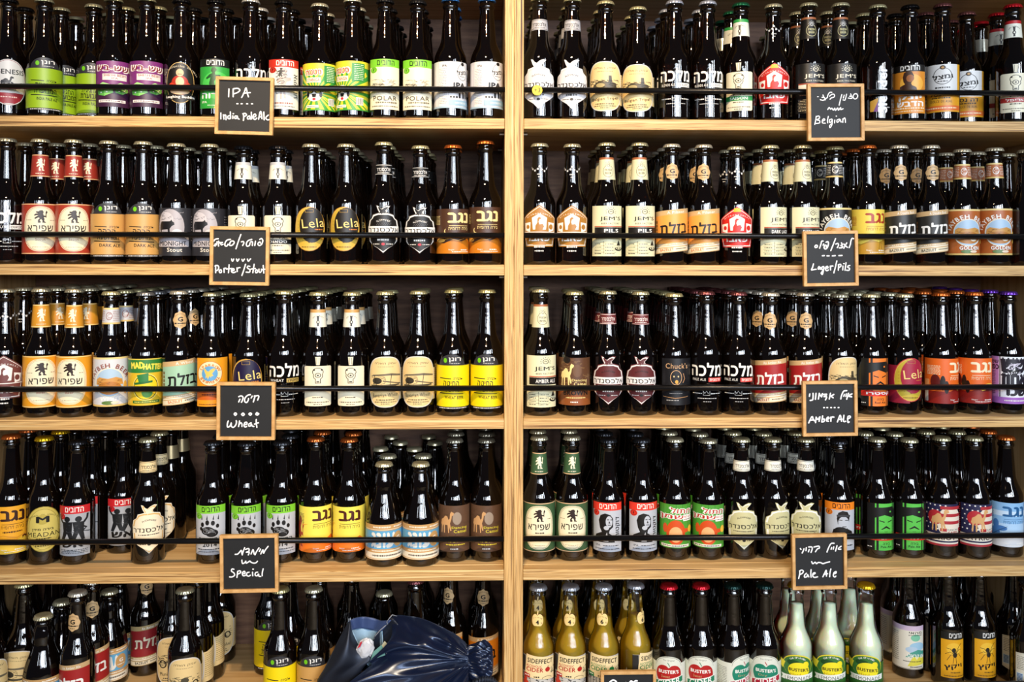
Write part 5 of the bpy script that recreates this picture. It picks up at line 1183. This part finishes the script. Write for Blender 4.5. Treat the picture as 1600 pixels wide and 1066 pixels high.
sign(1297, 404, 87, -1.0, [[(29, 31), (27, 33), (28, 35), (31, 34), (31, 31.5), (28.5, 31)], [(41, 24), (38.5, 24.5), (37, 30), (35, 36)], [(42, 29), (41, 31)], [(46, 26), (49, 25), (50, 29), (48, 35), (45, 37.5), (42.5, 35), (44, 31), (47, 32), (46, 34)], [(62, 20), (58, 30), (54, 40)], [(62.5, 29), (66, 28), (67, 31), (65, 35)], [(72, 27), (73.5, 30), (71, 31.5), (74, 33), (73, 35), (68.5, 35.5)], [(76, 29), (79, 32), (82, 34.5)], [(81, 27), (78, 32), (76, 36)], [(93, 20), (90, 19.5), (88, 24), (87, 30), (85, 35)],
    [(39.5, 48.8), (43, 48.5)], [(47.5, 49), (51, 49)], [(56.5, 49), (61.5, 48.5)], [(67.5, 48.5), (73, 48.2)],
    [(24.5, 62.5), (23, 68), (21, 72.5), (25, 72), (29, 71.5)], [(34, 67), (32.5, 69), (33, 71.5), (35, 70), (36, 68), (36.5, 71.5)], [(42, 67), (39, 68), (39, 72), (42, 71), (42.5, 68), (41, 75), (39.5, 80), (37.5, 78), (40, 74.5)], [(45, 70), (49, 69), (48, 66.5), (45.5, 68), (45, 72), (47, 74), (50, 72.5)], [(53, 66), (53.5, 72.5)], [(53, 69), (55, 66), (57.5, 66)],
    [(64, 57.5), (61.5, 68), (59, 77.5)], [(67, 64), (66.5, 73)], [(66.5, 64), (70, 63), (71, 66), (67, 69)], [(74.5, 66), (74, 72.5)], *dots([76], 62, .4), [(79.5, 60.5), (78, 73)], [(86, 65), (83, 66), (82.5, 68), (85.5, 70), (84.5, 73), (80.5, 73)]],
    'small chalkboard reading Lager/Pils', .0023, origin=(1247, 354))
sign(1296, 638, 87, -0.7, [[(19.5, 28), (18.8, 32)], [(25, 27), (25, 34), (24, 38), (20, 39)], [(30, 27), (29, 37)], [(35.5, 27), (34, 36.5)], [(36, 28), (38.5, 32), (41, 27), (39.5, 33)], [(43, 29), (48, 28.5), (46, 31.5), (43, 32.5), (48, 33), (46, 38)], [(54.5, 27), (52.5, 36.5)], [(60, 29), (55.5, 31.5), (55, 31.5), (59, 34.5)],
    [(82, 22.5), (77, 23.5), (73.5, 30), (72, 36.5)], [(78, 29), (77, 32)], [(81.5, 28), (80.5, 32)], [(85, 27), (82, 37)], [(91, 28), (87, 30), (85.5, 32), (90.5, 33)], *dots([43.5, 49, 55.5, 61.5, 68], 51, .6),
    [(17.5, 76.5), (21, 69), (23.5, 66), (25, 70), (27, 73)], [(20, 72), (26, 71.5)], [(30, 67), (29, 76)], [(30, 67), (33, 71), (36.5, 66), (35, 74)], [(41, 65), (39.5, 75)], [(40, 71), (43.5, 70), (43.5, 74), (40, 75)], [(48, 71), (52, 69), (50.5, 67), (48, 69), (47.5, 73), (51, 74)], [(55, 67), (55, 74)], [(55, 69.5), (57.5, 66.5), (60, 67)],
    [(66, 75), (69, 67), (71, 64), (72.5, 70), (73, 74)], [(67.5, 71), (74, 70.5)], [(77, 64), (76.5, 74), (80, 74)], [(83, 70), (87.5, 68), (87.5, 65.5), (84, 66), (83.5, 72), (84, 76), (86, 75)]],
    'chalkboard reading AMber ALe', .0025, origin=(1246, 589))
sign(1279.5, 877, 87, -0.8, [[(22, 29.5), (23, 31)], [(28, 30), (27, 33), (25, 37)], [(32, 28), (31.5, 33)], [(36, 27), (41, 27), (42, 30), (40, 36)], [(37, 31), (35.5, 35)], [(45, 27), (53, 25.5), (54, 29), (51, 30), (47.5, 35)], [(79, 21), (74, 21.5), (70, 28), (67, 35.5)], [(75, 28), (74, 31)], [(78.5, 27), (77.5, 31)], [(84, 25), (81.5, 34)], [(91, 26), (87, 29), (86.5, 31), (90.5, 31)],
    [(41, 51.5), (43, 55), (47, 52.5), (49, 55), (52, 53), (54, 53), (57, 53.5), (60, 55), (65, 53.5), (71.5, 52)],
    [(21, 67), (20.5, 73), (19, 79.5)], [(20.5, 67), (24, 65.5), (27, 67.5), (25, 71), (21, 73)], [(32, 71), (29, 74), (29, 77.5), (33, 76.5), (34, 73), (36, 77)], [(40, 65), (39.5, 72), (40, 77.5)], [(44, 73), (47, 71), (45.5, 70), (43, 72), (43, 76), (46, 78), (51, 77)],
    [(60, 77), (63, 71), (65.5, 66), (66, 71), (66, 76)], [(61.5, 73), (68, 72)], [(73.5, 64), (72, 70), (71.5, 77)], [(78, 72.5), (82, 71), (82.5, 68.5), (79, 70), (77.5, 75), (80, 77.5), (82, 76)]],
    'chalkboard reading Pale Ale', .0023, origin=(1229, 829))
y_ = YE - .012
sign(981.5, 1091, 87, 0.0, [[(28, 66), (22, 70), (22, 78), (28, 80), (33, 76), (33, 69), (28, 66)], [(42, 72), (42, 78), (46, 79), (48, 76), (49, 71)], [(58, 68), (55, 72), (57, 78), (61, 77), (62, 71), (58, 68)], [(68, 68), (64, 69), (64, 80)], [(63, 74), (67, 73)]],
    'chalkboard at the bottom edge, only its top line showing', .003, origin=(931.5, 1000))
# its steel ledge hook reaches the lowest rail
rp = W(981, 1060, YE + .009)
root = bpy.data.objects['shelving_unit.001']
vs, fs = tube([(XL[1] + .017, YE + .009, SH[4] + .0545), (W(1705, 400, YE).x - .017, YE + .009, SH[4] + .0545)], .0052, 14)
o = me_obj('guard_rail', vs, fs, M_rod, None, True); o.parent = root; o.matrix_parent_inverse = Matrix.Translation(root.location).inverted(); o['label'] = 'black steel rod across the shelf front'

# yellow price dot on the Belgian rail
c = W(839.5, 140.5, YE - .0002)
root = tag(empty('price_sticker', c), 'round yellow price sticker reading +3 on the Belgian rail', 'sticker')
vs = [(.0095 * math.cos(2 * math.pi * k / 28), 0, .0095 * math.sin(2 * math.pi * k / 28)) for k in range(28)]
vs = [(x, .0035, z) for x, _, z in vs] + [(x, .0028, z) for x, _, z in vs]
me_obj('paper_dot', vs, [tuple(range(28, 56)), tuple(reversed(range(28)))] + [(k, (k + 1) % 28, 28 + (k + 1) % 28, 28 + k) for k in range(28)], simple('yellow sticker', hexc('e8cf1c'), .5, 0, .05), root)
tv, tf, tw, th = glyphs('+3', .03)
k = .0085 / th
me_obj('number', [(x * k, .0026, y * k) for x, y in tv], tf, simple('black ink', (.01, .01, .01, 1), .6), root)
# ---------------------------------------------------------------- navy satin garment bundled on the bottom left shelf
def satin(name, col, rough, sheen=0.4):
    m, nt, b = new_mat(name)
    b.inputs['Base Color'].default_value = col; b.inputs['Roughness'].default_value = rough
    b.inputs['Sheen Weight'].default_value = sheen; b.inputs['Sheen Roughness'].default_value = .4
    b.inputs['Sheen Tint'].default_value = (.45, .6, 1, 1)
    b.inputs['Specular IOR Level'].default_value = .9; b.inputs['Specular Tint'].default_value = (.62, .74, 1, 1)
    tc = nt.nodes.new('ShaderNodeTexCoord'); n = nt.nodes.new('ShaderNodeTexNoise'); n.inputs['Scale'].default_value = 1400
    nt.links.new(tc.outputs['Object'], n.inputs['Vector'])
    bp = nt.nodes.new('ShaderNodeBump'); bp.inputs['Strength'].default_value = .12; bp.inputs['Distance'].default_value = .0003
    nt.links.new(n.outputs['Fac'], bp.inputs['Height']); nt.links.new(bp.outputs[0], b.inputs['Normal'])
    return m
M_satin = satin('navy satin', (.004, .008, .028, 1), .27, .12)
M_dark = satin('dark navy facing cloth', (.004, .005, .010, 1), .55, .04)
M_collar = satin('blue collar cloth', (.03, .055, .16, 1), .55, .2)
M_lining = satin('pale blue lining', hexc('8fb0c8'), .6, .0)

def interp(pts, t):
    """piecewise smooth value along a list of tuples, t in 0..1"""
    n = len(pts) - 1; f = min(max(t, 0), 1) * n; i = min(int(f), n - 1); f -= i
    a = Vector(pts[max(i - 1, 0)]); b = Vector(pts[i]); c = Vector(pts[i + 1]); d = Vector(pts[min(i + 2, n)])
    return .5 * (2 * b + (c - a) * f + (2 * a - 5 * b + 4 * c - d) * f * f + (3 * b - a - 3 * c + d) * f ** 3)

ROOT = tag(empty('satin_garment', W(630, 1100, 1.66)), 'bundled navy satin garment with gathered cuff, on the bottom left shelf', 'garment')
RM = Matrix.Translation(ROOT.location).inverted()
def grid(name, fn, nu, nv, mat, thick=.0012, sub=0):
    vs = [fn(i / nu, j / nv) for j in range(nv + 1) for i in range(nu + 1)]
    fs = [(j * (nu + 1) + i, (j + 1) * (nu + 1) + i, (j + 1) * (nu + 1) + i + 1, j * (nu + 1) + i + 1) for j in range(nv) for i in range(nu)]
    o = me_obj(name, vs, fs, mat, None, True)
    o.parent = ROOT; o.matrix_parent_inverse = RM
    if thick:
        m = o.modifiers.new('cloth thickness', 'SOLIDIFY'); m.thickness = thick; m.offset = 0
    return o
top = [(611, 967), (621, 963), (636, 964), (656, 967), (680, 976), (700, 986), (716, 995), (730, 1008)]
seam = [(579, 1036), (597, 1024), (616, 1015), (640, 1012), (668, 1017), (694, 1024), (712, 1028), (730, 1030)]
low = [(540, 1082), (570, 1070), (600, 1062), (630, 1060), (660, 1058), (690, 1056), (712, 1054), (732, 1052)]
bot = [(520, 1150), (560, 1130), (600, 1128), (630, 1128), (660, 1126), (690, 1124), (712, 1120), (735, 1116)]
def body(u, v):
    a, b, c, d = interp(top, u), interp(seam, u), interp(low, u), interp(bot, u)
    col = [(a.x + 2, a.y + 26, 1.706), (a.x + 1, a.y + 4, 1.702), (a.x, a.y, 1.690), (a.x * .6 + b.x * .4 + 12 * (1 - u) ** 3, a.y * .55 + b.y * .45, 1.650), (b.x, b.y - 4, 1.636), (b.x, b.y + 4, 1.645), (c.x, c.y - 10, 1.615), (c.x, c.y + 4, 1.618), (d.x * .5 + c.x * .5, d.y * .5 + c.y * .5, 1.628), (d.x, d.y, 1.664)]
    p = interp(col, v); x, y, dep = p
    gx, gy = 742, 1031
    th = math.atan2(y - gy, gx - x + 1e-3); dist = math.hypot(gx - x, y - gy)
    w = min(1, dist / 55) * min(1, max(0, (v - .12)) * 6)
    f = .55 * math.cos(th * 11 + .6 + dist * .012) + .35 * math.cos(th * 23 + 1.3 - dist * .02) + .3 * math.sin(th * 6 + dist * .035)
    f += 1.5 * math.exp(-((x - 668) ** 2 / 700 + (y - 1000) ** 2 / 160)) - 1.3 * math.exp(-((x - 640 - (y - 985) * .6) ** 2 / 130 + (y - 990) ** 2 / 500))
    f += .9 * math.exp(-((x - 704) ** 2 / 60 + (y - 1006) ** 2 / 90)) * -1
    near = .25 * math.cos(th * 34) * math.exp(-dist / 60)
    return W(x, y, dep - .0085 * w * f - .010 * near)
grid('satin_sleeve', body, 110, 110, M_satin, 0)
# gathered cuff at the right end: a ring of small tight folds
def cuff(u, v):
    a = v * 2 * math.pi
    r = interp([(.022, 0), (.0235, 0), (.030, 0), (.037, 0), (.038, 0), (.034, 0), (.024, 0), (.018, 0)], u).x
    px = interp([(724, 0), (729, 0), (738, 0), (748, 0), (758, 0), (765, 0), (766, 0), (758, 0)], u).x
    rip = .0030 * math.sin(13 * a + 3 * math.sin(u * 6)) * math.sin(min(u * 2.4, 1) * math.pi * .5) + .0016 * math.sin(29 * a + u * 9) + .0024 * math.sin(u * 17 + 3 * math.sin(2 * a))
    c = W(px, 1034 + (px - 724) * .12, 1.662)
    rr = r + rip
    return Vector((c.x + .005 * math.sin(a + 1), c.y - rr * math.cos(a) * .8, c.z + rr * math.sin(a)))
grid('gathered_cuff', cuff, 40, 150, M_satin, 0)
def loop(u, v):
    a = v * 2 * math.pi; c = interp([(738, 1070), (750, 1064), (760, 1062), (770, 1064), (778, 1071)], u)
    r = .006 + .0012 * math.sin(u * 60)
    p = W(c.x, c.y, 1.63)
    return Vector((p.x, p.y + r * math.cos(a), p.z + r * math.sin(a)))
grid('elastic_band', loop, 60, 12, M_dark, 0)
# broad dark facing at the left, folded over
def facing(u, v):
    l = interp([(545, 972), (534, 992), (521, 1018), (508, 1044), (494, 1070), (478, 1130)], v)
    r = interp([(547, 972), (554, 998), (566, 1016), (579, 1030), (562, 1052), (530, 1130)], v)
    x = l.x * (1 - u) + r.x * u; y = l.y * (1 - u) + r.y * u
    d = 1.668 - .03 * math.sin(math.pi * min(1, v * .8)) + .012 * (u - .5) ** 2 * 4 + .006 * math.sin(u * 7 + v * 5)
    if v > .8: d += (v - .8) * .12
    return W(x, y, d)
grid('facing', facing, 24, 40, M_dark, .0022)
# standing collar and pale lining seen inside the neck opening
def collar(u, v):
    t = interp([(545, 972), (552, 967), (567, 964), (582, 966), (596, 970), (611, 969)], u); b = interp([(549, 985), (556, 983), (566, 982), (578, 984), (588, 986), (596, 986)], u)
    p = t * (1 - v) + b * v
    return W(p.x, p.y, 1.668 + .028 * math.sin(math.pi * u) + .002 * math.sin(u * 20))
grid('collar', collar, 30, 6, M_collar, .0022)
def lining(u, v):
    t = interp([(549, 984), (556, 982), (566, 981), (578, 983), (588, 985), (597, 985)], u); b = interp([(575, 1040), (580, 1042), (586, 1042), (592, 1038), (597, 1032), (600, 1026)], u)
    p = t * (1 - v) + b * v
    return W(p.x, p.y, 1.672 + .026 * math.sin(math.pi * u) - .006 * v)
grid('lining', lining, 24, 12, M_lining, .0012)
def inner(u, v):
    t = interp([(584, 998), (590, 988), (602, 974), (612, 966), (622, 976)], u); b = interp([(580, 1026), (588, 1024), (598, 1020), (610, 1012), (622, 1006)], u)
    p = t * (1 - v) + b * v
    return W(p.x, p.y, 1.668 + .012 * math.sin(3 * u) + .004 * v)
grid('inner_facing', inner, 20, 10, M_dark, .0015)
vs, fs = tube([W(584, 1000, 1.662), W(586, 994, 1.660), W(594, 985, 1.659), W(602, 978, 1.658), W(606, 976, 1.657), W(604, 972, 1.657), W(608, 967, 1.657), W(613, 961, 1.66), W(620, 963, 1.665)], .0009, 6)
o = me_obj('drawcord', vs, fs, simple('pale cord', hexc('8a8f9a'), .6, 0, .1), None, True); o.parent = ROOT; o.matrix_parent_inverse = RM

def crumple(name, c, rx, rz, mat, seed, parent=None):
    rr = random.Random(seed); bm = bmesh.new(); bmesh.ops.create_icosphere(bm, subdivisions=3, radius=1)
    from mathutils import noise
    for v in bm.verts:
        k = 1 + .25 * noise.noise(v.co * 2.2 + Vector((seed, 0, 0))) + .12 * abs(noise.noise(v.co * 5 + Vector((seed, 3, 0))))
        v.co = Vector((v.co.x * rx * k, v.co.y * .008 * k, v.co.z * rz * k))
    me = bpy.data.meshes.new(name); bm.to_mesh(me); bm.free(); me.materials.append(mat)
    return me
t = tag(empty('plastic_wrapper', W(571, 1014, 1.652)), 'crumpled white plastic wrapper with red print inside the garment opening', 'wrapper')
o = link('film', crumple('film', None, .015, .019, simple('white plastic film', hexc('c8ccd4'), .25, 0, .15, 120), 3), t); o.rotation_euler = (0, R_(15), 0)
o = me_obj('red_print', [(-.014, -.0088, .004), (-.008, -.0098, .008), (-.004, -.0098, .018), (-.008, -.0088, .016)], [(0, 1, 2, 3)], simple('red print', hexc('b82438'), .4), t)
t = tag(empty('banknote', W(594, 1012, 1.654)), 'folded teal and cream paper note tucked inside the garment opening', 'note')
def slab(name, pts, c, yy):
    p = [W(x, y, yy) - W(594, 1012, 1.654) for x, y in pts]; n = len(p)
    return me_obj(name, [q for q in p] + [q + Vector((0, .0006, 0)) for q in p], [tuple(range(n)), tuple(reversed(range(n, 2 * n)))] + [(k, n + k, n + (k + 1) % n, (k + 1) % n) for k in range(n)], simple(name + ' paper', hexc(c), .6, 0, .15, 300), t)
slab('front_leaf', [(579, 1032), (583, 1019), (596, 1008), (600, 1016), (602, 1024)], '5d8f88', 1.646)
slab('back_leaf', [(594, 1012), (601, 1002), (610, 1012), (604, 1022)], 'b9b79a', 1.650)
print('bottles', NB[0], 'stuff', len(STUFF))
